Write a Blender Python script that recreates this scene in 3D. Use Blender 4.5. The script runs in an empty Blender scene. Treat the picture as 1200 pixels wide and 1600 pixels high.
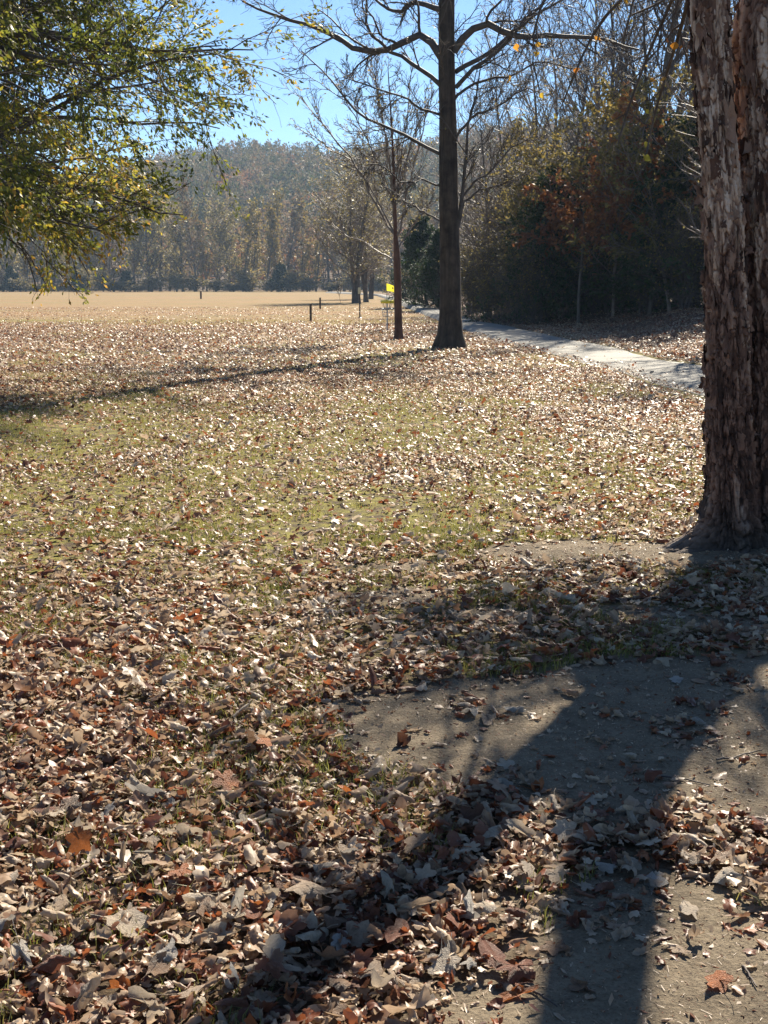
import bpy, math, random
import numpy as np
from mathutils import Vector

# ------------------------------------------------------------------ camera, light, exposure
scene = bpy.context.scene
COL = scene.collection
CAM_H, FPX, HOR = 1.7, 2000.0, 444.0
PITCH = math.atan((800 - HOR) / FPX)
SUN_AZ, SUN_EL = math.radians(21.0), math.radians(37.5)

cam_data = bpy.data.cameras.new('camera')
cam = bpy.data.objects.new('camera', cam_data)
COL.objects.link(cam)
cam.location = (0, 0, CAM_H)
cam.rotation_euler = (math.pi / 2 - PITCH, 0, 0)
cam_data.sensor_fit = 'VERTICAL'
cam_data.sensor_height = 36.0
cam_data.lens = 36.0 * FPX / 1600.0
cam_data.clip_end = 6000
cam_data.clip_start = 0.05
scene.camera = cam

world = bpy.data.worlds.new('World')
scene.world = world
world.use_nodes = True
wn = world.node_tree
for n in list(wn.nodes):
    wn.nodes.remove(n)
sky = wn.nodes.new('ShaderNodeTexSky')
sky.sky_type = 'NISHITA'
sky.sun_disc = False
sky.sun_elevation = SUN_EL
sky.sun_rotation = SUN_AZ
sky.air_density = 0.75
sky.dust_density = 0.05
sky.ozone_density = 3.0
bg = wn.nodes.new('ShaderNodeBackground')
bg.inputs['Strength'].default_value = 0.05
wo = wn.nodes.new('ShaderNodeOutputWorld')
tint = wn.nodes.new('ShaderNodeMix')
tint.data_type = 'RGBA'; tint.blend_type = 'MULTIPLY'
tint.inputs[0].default_value = 1.0
tint.inputs[7].default_value = (0.86, 1.0, 1.08, 1)      # the clear cyan cast of this sky
wn.links.new(sky.outputs[0], tint.inputs[6])
wn.links.new(tint.outputs[2], bg.inputs[0])
wn.links.new(bg.outputs[0], wo.inputs[0])

sund = bpy.data.lights.new('sun', 'SUN')
sund.energy = 5.0
sund.angle = math.radians(0.53)
sund.color = (1.0, 0.90, 0.74)
sun = bpy.data.objects.new('sun', sund)
COL.objects.link(sun)
SUN_DIR = Vector((math.sin(SUN_AZ) * math.cos(SUN_EL), math.cos(SUN_AZ) * math.cos(SUN_EL), math.sin(SUN_EL)))
sun.rotation_euler = (-SUN_DIR).to_track_quat('-Z', 'Y').to_euler()
sun.location = SUN_DIR * 60

scene.view_settings.view_transform = 'Standard'
scene.view_settings.look = 'None'
scene.view_settings.gamma = 1.0
scene.view_settings.exposure = 1.6
scene.render.engine = 'CYCLES'
cy = scene.cycles
cy.use_denoising = True
cy.max_bounces = 8
cy.diffuse_bounces = 3
cy.glossy_bounces = 2
cy.transmission_bounces = 4
cy.transparent_max_bounces = 8
cy.volume_bounces = 0
cy.sample_clamp_indirect = 6.0

# ------------------------------------------------------------------ pixel <-> place helpers (photo is 1200 x 1600)
CP, SP = math.cos(PITCH), math.sin(PITCH)

def ray(px, py):
    a, b = (px - 600.0) / FPX, (800.0 - py) / FPX
    return np.array([a, CP + b * SP, -SP + b * CP])

def gp(px, py, z=0.0):
    d = ray(px, py)
    t = (z - CAM_H) / d[2]
    return (d[0] * t, d[1] * t)

def at(px, py, D):
    d = ray(px, py)
    t = D / d[1]
    return np.array([d[0] * t, D, CAM_H + d[2] * t])

def proj(x, y, z):
    zc = y * CP - (z - CAM_H) * SP
    u = y * SP + (z - CAM_H) * CP
    return 600 + FPX * x / zc, 800 - FPX * u / zc, zc

def norm(v):
    return v / (np.linalg.norm(v, axis=-1, keepdims=True) + 1e-9)

# ------------------------------------------------------------------ numpy noise
def _hash(ix, iy, iz):
    h = (ix.astype(np.int64) * 374761393 + iy.astype(np.int64) * 668265263 + iz.astype(np.int64) * 2147483647) & 0xffffffff
    h = ((h ^ (h >> 13)) * 1274126177) & 0xffffffff
    h = ((h ^ (h >> 15)) * 2246822519) & 0xffffffff
    return ((h ^ (h >> 16)) & 0xffffff) / float(0xffffff)

def vnoise(x, y, z=None):
    x = np.asarray(x, float); y = np.asarray(y, float)
    z = np.zeros_like(x) if z is None else np.asarray(z, float) + np.zeros_like(x)
    xi, yi, zi = np.floor(x), np.floor(y), np.floor(z)
    fx, fy, fz = x - xi, y - yi, z - zi
    fx, fy, fz = [f * f * (3 - 2 * f) for f in (fx, fy, fz)]
    r = 0
    for dx in (0, 1):
        for dy in (0, 1):
            for dz in (0, 1):
                w = (fx if dx else 1 - fx) * (fy if dy else 1 - fy) * (fz if dz else 1 - fz)
                r = r + w * _hash(xi + dx, yi + dy, zi + dz)
    return r

def fbm(x, y, z=None, o=4):
    r, a, s, tot = 0, 1.0, 1.0, 0
    for k in range(o):
        r = r + a * vnoise(x * s + 17.3 * k, y * s + 5.1 * k, None if z is None else z * s)
        tot += a; a *= .5; s *= 2.03
    return r / tot

def worley(u, v, pu):
    """cell noise on (u, v), periodic in u with period pu; returns F1, F2, cell id"""
    ui, vi = np.floor(u), np.floor(v)
    f1 = np.full(u.shape, 9.0); f2 = np.full(u.shape, 9.0); cid = np.zeros(u.shape)
    for du in (-1, 0, 1):
        for dv in (-1, 0, 1):
            cu, cv = ui + du, vi + dv
            hu = np.mod(cu, pu)
            a = _hash(hu, cv, np.zeros_like(cu) + 3); b = _hash(hu, cv, np.zeros_like(cu) + 7)
            c = _hash(hu, cv, np.zeros_like(cu) + 11)
            d = np.hypot(cu + a - u, cv + b - v)
            m = d < f1
            f2 = np.where(m, f1, np.minimum(f2, d)); cid = np.where(m, c, cid); f1 = np.where(m, d, f1)
    return f1, f2, cid

def smooth(a, b, x):
    t = np.clip((x - a) / (b - a), 0, 1)
    return t * t * (3 - 2 * t)

# ------------------------------------------------------------------ mesh helpers
def mk_mesh(name, pieces, mat=None, attrs=None, smooth_shade=True, mats=None, mat_idx=None):
    """pieces: list of (V (n,3), F (m,k) int); attrs: dict name -> list of per-vertex arrays, one per piece"""
    V = np.concatenate([p[0].reshape(-1, 3) for p in pieces]).astype(np.float32)
    off = 0; loops = []; starts = []; totals = []; ls = 0; mi = []
    for q, (v, f) in enumerate(pieces):
        v = v.reshape(-1, 3)
        if len(f):
            k = f.shape[1]
            loops.append((f + off).ravel())
            starts.append(ls + np.arange(len(f)) * k)
            totals.append(np.full(len(f), k))
            if mat_idx is not None:
                mi.append(np.full(len(f), mat_idx[q]))
            ls += f.size
        off += len(v)
    loops = np.concatenate(loops).astype(np.int32)
    starts = np.concatenate(starts).astype(np.int32); totals = np.concatenate(totals).astype(np.int32)
    me = bpy.data.meshes.new(name)
    me.vertices.add(len(V)); me.vertices.foreach_set('co', V.ravel())
    me.loops.add(len(loops)); me.loops.foreach_set('vertex_index', loops)
    me.polygons.add(len(starts)); me.polygons.foreach_set('loop_start', starts)
    me.polygons.foreach_set('loop_total', totals)
    if smooth_shade:
        me.polygons.foreach_set('use_smooth', np.ones(len(starts), bool))
    if mats:
        for m in mats:
            me.materials.append(m)
        me.polygons.foreach_set('material_index', np.concatenate(mi).astype(np.int32))
    elif mat:
        me.materials.append(mat)
    me.update(calc_edges=True)
    if attrs:
        for an, arrs in attrs.items():
            a = me.attributes.new(an, 'FLOAT', 'POINT')
            a.data.foreach_set('value', np.concatenate([np.asarray(x, np.float32).ravel() for x in arrs]))
    return me

def obj(name, me, parent=None, loc=(0, 0, 0)):
    o = bpy.data.objects.new(name, me)
    COL.objects.link(o)
    o.location = loc
    if parent:
        o.parent = parent
    return o

def thing(name, label, cat, loc=(0, 0, 0), group=None):
    o = bpy.data.objects.new(name, None)
    o.empty_display_size = .2
    COL.objects.link(o)
    o.location = loc
    o['label'] = label; o['category'] = cat
    if group:
        o['group'] = group
    return o

def tag(o, label=None, cat=None, group=None, kind=None):
    if label: o['label'] = label
    if cat: o['category'] = cat
    if group: o['group'] = group
    if kind: o['kind'] = kind
    return o

def copy_tree(root, loc, rotz=0.0, scale=1.0, label=None, group=None):
    r = root.copy(); COL.objects.link(r)
    r.location = loc; r.rotation_euler = (0, 0, rotz)
    r.scale = scale if hasattr(scale, '__len__') else (scale, scale, scale)
    if label: r['label'] = label
    if group: r['group'] = group
    for ch in root.children:
        c = ch.copy(); COL.objects.link(c); c.parent = r
        for g in ch.children:
            d = g.copy(); COL.objects.link(d); d.parent = c
    return r

def tubes(P, R, k):
    B, N, _ = P.shape
    T = np.gradient(P, axis=1); T = norm(T)
    ref = np.where((np.abs(T[:, :, 2]).mean(1) < .8)[:, None], np.array([[0, 0, 1.0]]), np.array([[1.0, 0, 0]]))
    U = norm(np.cross(T, np.broadcast_to(ref[:, None], T.shape)))
    W = np.cross(T, U)
    a = np.arange(k) * 2 * math.pi / k
    ring = P[:, :, None] + R[:, :, None, None] * (np.cos(a)[None, None, :, None] * U[:, :, None] + np.sin(a)[None, None, :, None] * W[:, :, None])
    idx = np.arange(B * N * k).reshape(B, N, k)
    A = idx[:, :-1]; Bq = idx[:, 1:]
    F = np.stack([A, np.roll(A, -1, 2), np.roll(Bq, -1, 2), Bq], -1).reshape(-1, 4)
    return ring.reshape(-1, 3), F

def spawn(rng, P, R, m, t0, t1, ang, lr, n=6, jit=.15, trop=.05, rr=.55, rmin=.004, fall=.5, labs=None):
    B, N, _ = P.shape
    t = t0 + (t1 - t0) * ((np.arange(m)[None] + rng.random((B, m))) / m)
    f = t * (N - 1); i = np.minimum(f.astype(int), N - 2); w = f - i
    bi = np.arange(B)[:, None]
    pos = P[bi, i] * (1 - w)[..., None] + P[bi, i + 1] * w[..., None]
    tan = norm(P[bi, i + 1] - P[bi, i])
    r = R[bi, i] * (1 - w) + R[bi, i + 1] * w
    plen = np.linalg.norm(np.diff(P, axis=1), axis=2).sum(1)
    perp = norm(np.cross(tan, rng.normal(size=tan.shape)))
    a = (ang * (.7 + .6 * rng.random((B, m))))[..., None]
    d = tan * np.cos(a) + perp * np.sin(a)
    L = (plen[:, None] if labs is None else labs) * lr * (1 - fall * t) * (.6 + .8 * rng.random((B, m)))
    pos = pos.reshape(-1, 3); d = d.reshape(-1, 3); L = L.reshape(-1); r = r.reshape(-1)
    M = len(pos)
    out = np.zeros((M, n, 3)); out[:, 0] = pos
    st = (L / (n - 1))[:, None]
    for q in range(1, n):
        d = norm(d + jit * rng.normal(size=d.shape) + np.array([0, 0, trop]))
        out[:, q] = out[:, q - 1] + d * st
    r0 = np.maximum(r * rr, rmin)
    rad = np.maximum(r0[:, None] * np.linspace(1, .4, n)[None], rmin * .6)
    return out, rad

def line_grow(rng, p0, d, L, n, jit, trop=0):
    pts = [np.array(p0, float)]; d = norm(np.array(d, float))
    for _ in range(n - 1):
        d = norm(d + rng.normal(size=3) * jit + np.array([0, 0, trop]))
        pts.append(pts[-1] + d * L / (n - 1))
    return np.array(pts)

def resample(pts, n):
    pts = np.asarray(pts, float)
    # Catmull-Rom then even resample
    q = []
    ext = np.vstack([2 * pts[0] - pts[1], pts, 2 * pts[-1] - pts[-2]])
    for i in range(len(pts) - 1):
        p0, p1, p2, p3 = ext[i:i + 4]
        for t in np.linspace(0, 1, 8, endpoint=False):
            q.append(.5 * ((2 * p1) + (-p0 + p2) * t + (2 * p0 - 5 * p1 + 4 * p2 - p3) * t * t + (-p0 + 3 * p1 - 3 * p2 + p3) * t ** 3))
    q.append(pts[-1]); q = np.array(q)
    s = np.r_[0, np.cumsum(np.linalg.norm(np.diff(q, axis=0), axis=1))]
    u = np.linspace(0, s[-1], n)
    return np.stack([np.interp(u, s, q[:, c]) for c in range(3)], 1)

def leaf_quads(rng, pos, size, aspect=.3, droop=.4, along=None, fold=.12):
    M = len(pos)
    d = rng.normal(size=(M, 3)); d[:, 2] -= droop * 2
    if along is not None:
        d = d * .7 + along * 1.5
    d = norm(d)
    s = norm(np.cross(d, rng.normal(size=(M, 3))))
    nrm = np.cross(d, s)
    L = size[:, None]; W = L * aspect
    V = np.zeros((M, 4, 3))
    V[:, 0] = pos
    V[:, 1] = pos + d * L * .5 + s * W * .5 + nrm * L * fold
    V[:, 2] = pos + d * L
    V[:, 3] = pos + d * L * .5 - s * W * .5 + nrm * L * fold
    F = np.arange(M * 4).reshape(M, 4)
    return V.reshape(-1, 3), F

def ovate_leaves(rng, pos, size, droop=.8):
    M = len(pos)
    d = rng.normal(size=(M, 3)); d[:, 2] -= droop * 1.5; d = norm(d)
    s = norm(np.cross(d, rng.normal(size=(M, 3)))); n_ = np.cross(d, s)
    prof = [(0, 0, 0), (.18, .34, .10), (.42, .46, .13), (.70, .28, .10), (1.0, 0, -.12), (.70, -.28, .10), (.42, -.46, .13), (.18, -.34, .10), (.45, 0, -.02)]
    V = np.stack([pos + size[:, None] * (a * d + b * s * (.85 + .3 * rng.random((M, 1))) + (c + .06 * rng.normal(size=(M, 1))) * n_) for a, b, c in prof], 1)
    f = np.array([[8, i, (i + 1) % 8] for i in range(8)])
    F = (f[None] + (np.arange(M) * 9)[:, None, None]).reshape(-1, 3)
    return V.reshape(-1, 3), F

def along_points(rng, P, per):
    """per points along each polyline; returns positions and tangents"""
    B, N, _ = P.shape
    t = rng.random((B, per)) * (N - 1)
    i = np.minimum(t.astype(int), N - 2); w = (t - i)[..., None]
    bi = np.arange(B)[:, None]
    pos = P[bi, i] * (1 - w) + P[bi, i + 1] * w
    tan = norm(P[bi, i + 1] - P[bi, i])
    return pos.reshape(-1, 3), tan.reshape(-1, 3)

# ------------------------------------------------------------------ materials
def new_mat(name):
    m = bpy.data.materials.new(name); m.use_nodes = True
    nt = m.node_tree
    for n in list(nt.nodes):
        nt.nodes.remove(n)
    return m, nt

def N(nt, t, **kw):
    n = nt.nodes.new(t)
    for k, v in kw.items():
        setattr(n, k, v)
    return n

def ramp(nt, fac, stops, interp='LINEAR'):
    r = N(nt, 'ShaderNodeValToRGB'); cr = r.color_ramp; cr.interpolation = interp
    while len(cr.elements) < len(stops):
        cr.elements.new(.5)
    for e, (p, c) in zip(cr.elements, stops):
        e.position = p; e.color = (*c, 1)
    nt.links.new(fac, r.inputs[0])
    return r.outputs[0]

def mixc(nt, fac, a, b, mode='MIX'):
    m = N(nt, 'ShaderNodeMix', data_type='RGBA', blend_type=mode)
    if isinstance(fac, float): m.inputs[0].default_value = fac
    else: nt.links.new(fac, m.inputs[0])
    for i, x in ((6, a), (7, b)):
        if isinstance(x, tuple): m.inputs[i].default_value = (*x, 1)
        else: nt.links.new(x, m.inputs[i])
    return m.outputs[2]

def noise(nt, vec, scale, detail=4, rough=.6):
    n = N(nt, 'ShaderNodeTexNoise'); n.inputs['Scale'].default_value = scale
    n.inputs['Detail'].default_value = detail; n.inputs['Roughness'].default_value = rough
    if vec is not None: nt.links.new(vec, n.inputs['Vector'])
    return n.outputs[0]

def objco(nt, scale=(1, 1, 1)):
    tc = N(nt, 'ShaderNodeTexCoord'); mp = N(nt, 'ShaderNodeMapping')
    mp.inputs['Scale'].default_value = scale
    nt.links.new(tc.outputs['Object'], mp.inputs[0])
    return mp.outputs[0]

def principled(nt, col, rough=.8, spec=.3, bump=None, bstr=.5, bdist=.02, metal=0.0):
    b = N(nt, 'ShaderNodeBsdfPrincipled')
    if isinstance(col, tuple): b.inputs['Base Color'].default_value = (*col, 1)
    else: nt.links.new(col, b.inputs['Base Color'])
    b.inputs['Roughness'].default_value = rough
    b.inputs['Specular IOR Level'].default_value = spec
    b.inputs['Metallic'].default_value = metal
    if bump is not None:
        bp = N(nt, 'ShaderNodeBump'); bp.inputs['Strength'].default_value = bstr
        bp.inputs['Distance'].default_value = bdist
        nt.links.new(bump, bp.inputs['Height']); nt.links.new(bp.outputs[0], b.inputs['Normal'])
    return b

def out(nt, sh):
    o = N(nt, 'ShaderNodeOutputMaterial'); nt.links.new(sh, o.inputs[0])

def mat_leaf(name, stops, trans=.35, rough=.5, spec=.4, mottled=0.0, attr='rnd'):
    m, nt = new_mat(name)
    a = N(nt, 'ShaderNodeAttribute', attribute_name=attr)
    c = ramp(nt, a.outputs['Fac'], stops)
    if mottled:
        nz = noise(nt, objco(nt), mottled, 3)
        c = mixc(nt, ramp(nt, nz, [(.35, (0, 0, 0)), (.7, (.55, .55, .55))]), c, mixc(nt, 1.0, c, (.55, .45, .4), 'MULTIPLY'))
    b = principled(nt, c, rough, spec)
    if trans > 0:
        t = N(nt, 'ShaderNodeBsdfTranslucent'); nt.links.new(c, t.inputs[0])
        mx = N(nt, 'ShaderNodeMixShader'); mx.inputs[0].default_value = trans
        nt.links.new(b.outputs[0], mx.inputs[1]); nt.links.new(t.outputs[0], mx.inputs[2])
        out(nt, mx.outputs[0])
    else:
        out(nt, b.outputs[0])
    return m

def mat_bark(name, c1, c2, sc=6.0, stretch=.16, bdist=.05):
    m, nt = new_mat(name)
    v = objco(nt, (1, 1, stretch))
    n1 = noise(nt, v, sc, 6, .65); n2 = noise(nt, objco(nt), sc * .25, 3)
    f = N(nt, 'ShaderNodeMath', operation='MULTIPLY'); nt.links.new(n1, f.inputs[0]); nt.links.new(n2, f.inputs[1])
    c = ramp(nt, f.outputs[0], [(.12, c1), (.42, c2)])
    out(nt, principled(nt, c, .9, .2, n1, 1.0, bdist).outputs[0])
    return m

def mat_plain(name, c1, c2, sc=20, rough=.7, spec=.3, metal=0.0, bdist=.004):
    m, nt = new_mat(name)
    n1 = noise(nt, objco(nt), sc, 5)
    c = ramp(nt, n1, [(.3, c1), (.7, c2)])
    out(nt, principled(nt, c, rough, spec, n1, .4, bdist, metal).outputs[0])
    return m

LITTER_STOPS = [(0, (.085, .030, .018)), (.16, (.16, .058, .030)), (.27, (.30, .095, .035)), (.35, (.23, .125, .075)),
                (.52, (.33, .225, .145)), (.78, (.44, .335, .23)), (1, (.58, .49, .37))]
M_LITTER = mat_leaf('fallen_leaf_mix', LITTER_STOPS, .40, .46, .40, mottled=45.0)
M_GRASS = mat_leaf('grass_blades', [(0, (.12, .14, .03)), (.5, (.26, .25, .06)), (1, (.42, .34, .13))], .4, .5, .4)
M_LEFT = mat_leaf('oak_foliage', [(0, (.06, .08, .014)), (.45, (.155, .175, .028)), (.75, (.29, .265, .04)), (.9, (.45, .34, .04)), (1, (.42, .24, .05))], .55, .48, .4)
M_OLIVE = mat_leaf('olive_foliage', [(0, (.14, .125, .045)), (.6, (.26, .22, .085)), (1, (.42, .31, .10))], .45, .5, .35)
M_YELLOWF = mat_leaf('yellow_foliage', [(0, (.15, .125, .035)), (.6, (.27, .205, .055)), (1, (.40, .29, .085))], .42, .5, .4)
M_RUST = mat_leaf('rust_foliage', [(0, (.16, .06, .024)), (.6, (.28, .11, .038)), (1, (.40, .22, .06))], .45, .5, .4)
M_CEDAR = mat_leaf('cedar_foliage', [(0, (.018, .036, .014)), (.6, (.036, .066, .020)), (1, (.10, .13, .03))], .25, .6, .25)
M_BRIGHT = mat_leaf('bright_autumn_leaf', [(0, (.40, .10, .02)), (.35, (.5, .23, .03)), (.7, (.55, .38, .05)), (1, (.36, .34, .05))], .55, .4, .5)
M_HILL = mat_leaf('hillside_forest_foliage', [(0, (.06, .08, .028)), (.3, (.15, .125, .055)), (.6, (.22, .15, .085)), (.82, (.25, .13, .06)), (1, (.32, .14, .05))], .3, .7, .2)
M_BRUSHL = mat_leaf('brush_foliage', [(0, (.09, .085, .03)), (.6, (.25, .20, .065)), (1, (.46, .32, .08))], .55, .6, .3)
M_BARK_DARK = mat_bark('dark_furrowed_bark', (.022, .016, .012), (.12, .085, .062), 11, .10, .06)
M_BARK_RED = mat_bark('reddish_flaky_bark', (.06, .03, .022), (.20, .105, .075), 9)
M_BARK_GREY = mat_bark('grey_brown_bark', (.06, .05, .042), (.17, .145, .12))
M_TWIG = mat_plain('twig_bark', (.05, .038, .032), (.12, .095, .08), 6, .7, .3)
M_TWIG_PALE = mat_plain('pale_twig_bark', (.11, .085, .07), (.26, .21, .17), 6, .55, .35)

# bark of the big peeling tree: plate colours live in an attribute of the mesh
def mat_peel():
    m, nt = new_mat('peeling_bark')
    a = N(nt, 'ShaderNodeAttribute', attribute_name='plate')
    n1 = noise(nt, objco(nt, (1, 1, .35)), 26, 7, .7)
    n2 = noise(nt, objco(nt, (1, 1, .6)), 90, 4, .6)
    s = N(nt, 'ShaderNodeMath', operation='MULTIPLY_ADD'); nt.links.new(n1, s.inputs[0]); s.inputs[1].default_value = .45
    nt.links.new(a.outputs['Fac'], s.inputs[2])
    s2 = N(nt, 'ShaderNodeMath', operation='SUBTRACT'); nt.links.new(s.outputs[0], s2.inputs[0]); s2.inputs[1].default_value = .22
    c = ramp(nt, s2.outputs[0], [(0, (.036, .020, .014)), (.22, (.125, .062, .041)), (.42, (.27, .148, .100)), (.6, (.34, .215, .15)), (.8, (.55, .36, .25)), (1, (.64, .47, .36))])
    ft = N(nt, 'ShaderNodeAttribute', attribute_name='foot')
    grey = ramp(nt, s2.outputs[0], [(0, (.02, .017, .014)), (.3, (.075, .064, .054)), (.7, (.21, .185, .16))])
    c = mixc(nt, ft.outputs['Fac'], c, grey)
    ad = N(nt, 'ShaderNodeMath', operation='ADD'); nt.links.new(n1, ad.inputs[0]); nt.links.new(n2, ad.inputs[1])
    out(nt, principled(nt, c, .8, .25, ad.outputs[0], .8, .012).outputs[0])
    return m
M_PEEL = mat_peel()

# ------------------------------------------------------------------ the ground: where path, soil, grass lie
L_PX = [(1100, 623), (1020, 603), (972, 585), (940, 576), (880, 560), (840, 548), (760, 530), (700, 507), (660, 491), (630, 479), (605, 468), (588, 462)]
R_PX = [(1100, 571), (1040, 564), (1000, 553), (960, 543), (920, 537), (840, 521), (800, 512), (760, 506), (690, 487), (661, 477), (630, 469), (597, 462)]
LP = np.array([gp(*p) for p in L_PX]); RP = np.array([gp(*p) for p in R_PX])
LP = np.vstack([[15.0, 2.0], [9.5, 9.0], [6.6, 13.8], LP, [-12, 260.]]); RP = np.vstack([[18.5, 3.0], [12.8, 11.0], [9.3, 17.0], RP, [-8.5, 262.]])

def xl(y): return np.interp(y, LP[:, 1], LP[:, 0])
def xr(y): return np.interp(y, RP[:, 1], RP[:, 0])

def inpoly(x, y, poly):
    c = np.zeros(x.shape, bool); n = len(poly)
    for i in range(n):
        x0, y0 = poly[i]; x1, y1 = poly[(i + 1) % n]
        if y0 == y1: continue
        k = ((y0 > y) != (y1 > y)) & (x < (x1 - x0) * (y - y0) / (y1 - y0) + x0)
        c ^= k
    return c

SOIL_PX = [
    [(480, 1112), (540, 1090), (620, 1082), (690, 1062), (760, 1052), (860, 1038), (960, 1026), (1090, 1024), (1320, 1018), (1420, 1300), (1180, 1290), (1080, 1262),
     (1010, 1270), (940, 1282), (860, 1262), (790, 1234), (700, 1214), (610, 1200), (545, 1178), (505, 1145)],
    [(560, 1690), (640, 1590), (700, 1545), (790, 1530), (820, 1470), (840, 1430), (900, 1385), (980, 1360), (1060, 1372), (1150, 1420), (1330, 1440), (1450, 1690)],
    [(700, 872), (800, 852), (900, 843), (1050, 852), (1330, 846), (1340, 882), (1060, 890), (900, 874), (790, 880)],
    [(520, 930), (640, 912), (760, 918), (640, 936)],
    [(900, 948), (1000, 945), (1120, 960), (1340, 975), (1340, 1000), (1120, 985), (1010, 972)],
    [(700, 950), (780, 945), (850, 962), (760, 972)],
    [(520, 886), (640, 872), (720, 880), (640, 893)],
    [(705, 1395), (760, 1385), (800, 1400), (770, 1430), (720, 1425)],
]
SOIL = [[gp(*p) for p in poly] for poly in SOIL_PX]

def soil_mask(x, y, wob=.10):
    x = np.asarray(x, float); y = np.asarray(y, float)
    wx = x + wob * (fbm(x * 3.1, y * 3.1, o=3) - .5) * 2.2
    wy = y + wob * (fbm(x * 3.1 + 40, y * 3.1 + 9, o=3) - .5) * 2.2
    m = np.zeros(x.shape, bool)
    for p in SOIL:
        m |= inpoly(wx, wy, p)
    return m

NT = np.array([2.42, 8.05])          # foot of the big peeling tree

def gz(x, y):
    x = np.asarray(x, float); y = np.asarray(y, float)
    onp = smooth(-.6, .15, x - xl(y)) * smooth(-.6, .15, xr(y) - x)
    z = .035 * (fbm(x * 1.3, y * 1.3, o=3) - .5) * smooth(120, 20, y) + .07 * (fbm(x * .16 + 3, y * .16, o=2) - .5) * smooth(90, 25, y) * smooth(3, 12, y)
    z = z + (.022 * (fbm(x * 4.1, y * 4.1, o=3) - .5) + .010 * (fbm(x * 11, y * 11, o=2) - .5)) * smooth(18, 9, y)
    z = z * (1 - onp) - .02 * onp
    d = np.hypot(x - NT[0], y - NT[1])
    z = z + .07 * np.exp(-(d / .75) ** 2)
    off = x - xr(y)
    z = z + .75 * smooth(.8, 7, off) * smooth(230, 90, y) * (.6 + .8 * fbm(x * .5, y * .5, o=2))
    return z

# ground sheet: rows thicken towards the camera, one mesh to the horizon
gy = np.concatenate([np.linspace(-40, 1.5, 30, endpoint=False), 1.5 + np.linspace(0, 1, 520) ** 3.2 * 0 + np.concatenate([np.linspace(0, 8.5, 190, endpoint=False), 8.5 + (np.exp(np.linspace(0, 1, 330) * 5.9) - 1) / (math.exp(5.9) - 1) * 3200])])
u = np.linspace(-1, 1, 400)
gx = np.sinh(u * 9.5) / np.sinh(9.5) * 2500
GX, GY = np.meshgrid(gx, gy)
GXf = GX * 1.0
GZ = gz(GXf, GY)
idx = np.arange(GX.size).reshape(GX.shape)
F = np.stack([idx[:-1, :-1], idx[:-1, 1:], idx[1:, 1:], idx[1:, :-1]], -1).reshape(-1, 4)
jr = np.random.default_rng(2)
soilv = np.mean([soil_mask(GXf + jr.normal(size=GX.shape) * .07, GY + jr.normal(size=GX.shape) * .10) for _ in range(14)], 0)
woods = smooth(.2, 1.2, GXf - xr(GY)) * smooth(300, 200, GY)

def mat_ground():
    m, nt = new_mat('meadow_soil_and_grass')
    A = lambda n: N(nt, 'ShaderNodeAttribute', attribute_name=n).outputs['Fac']
    oc = objco(nt)
    n_f = noise(nt, oc, 60, 6, .7); n_m = noise(nt, oc, 7, 5); n_l = noise(nt, oc, .35, 4)
    n_st = noise(nt, objco(nt, (.02, .11, 1)), 1.0, 4)
    soil = ramp(nt, n_m, [(.25, (.075, .058, .040)), (.45, (.13, .102, .070)), (.62, (.175, .138, .094)), (.8, (.23, .185, .13))])
    soil = mixc(nt, ramp(nt, n_f, [(.42, (0, 0, 0)), (.75, (.7, .7, .7))]), soil, (.26, .215, .15))
    soil = mixc(nt, ramp(nt, noise(nt, oc, 150, 3), [(.56, (0, 0, 0)), (.68, (.85, .85, .85))]), soil, (.055, .042, .03))
    duff = ramp(nt, n_f, [(.3, (.03, .02, .013)), (.55, (.075, .052, .032)), (.8, (.17, .125, .08))])
    grn = ramp(nt, n_f, [(.3, (.10, .095, .022)), (.6, (.22, .195, .045)), (.8, (.32, .26, .085))])
    near = mixc(nt, A('meadow'), duff, mixc(nt, ramp(nt, n_m, [(.38, (0, 0, 0)), (.6, (1, 1, 1))]), duff, grn))
    tan = ramp(nt, n_f, [(.25, (.12, .076, .034)), (.55, (.215, .138, .064)), (.8, (.285, .20, .10))])
    tan = mixc(nt, ramp(nt, n_st, [(.45, (0, 0, 0)), (.66, (.75, .75, .75))]), tan, (.15, .135, .045))
    tan = mixc(nt, ramp(nt, n_l, [(.45, (0, 0, 0)), (.75, (.5, .5, .5))]), tan, (.30, .185, .085))
    c = mixc(nt, A('tan'), near, tan)
    wood = ramp(nt, n_m, [(.3, (.055, .035, .025)), (.7, (.16, .10, .065))])
    c = mixc(nt, A('woods'), c, wood)
    sm_ = N(nt, 'ShaderNodeMath', operation='ADD'); nt.links.new(A('soil'), sm_.inputs[0]); nt.links.new(noise(nt, oc, 11, 6, .7), sm_.inputs[1])
    c = mixc(nt, ramp(nt, sm_.outputs[0], [(.62, (0, 0, 0)), (.98, (1, 1, 1))]), c, soil)
    h = N(nt, 'ShaderNodeMath', operation='ADD'); nt.links.new(n_f, h.inputs[0]); nt.links.new(noise(nt, oc, 14, 4), h.inputs[1])
    out(nt, principled(nt, c, .95, .15, h.outputs[0], .7, .02).outputs[0])
    return m

ground = obj('ground', mk_mesh('ground', [(np.stack([GXf, GY, GZ], -1), F)], mat_ground(),
             {'soil': [soilv], 'tan': [smooth(38, 58, GY + 8 * (fbm(GXf * .3, GY * .3, o=2) - .5))], 'woods': [woods], 'meadow': [smooth(2.6, 9, GY + 3 * (fbm(GXf * .5, GY * .5, o=2) - .5))]}))
tag(ground, kind='structure')

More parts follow.
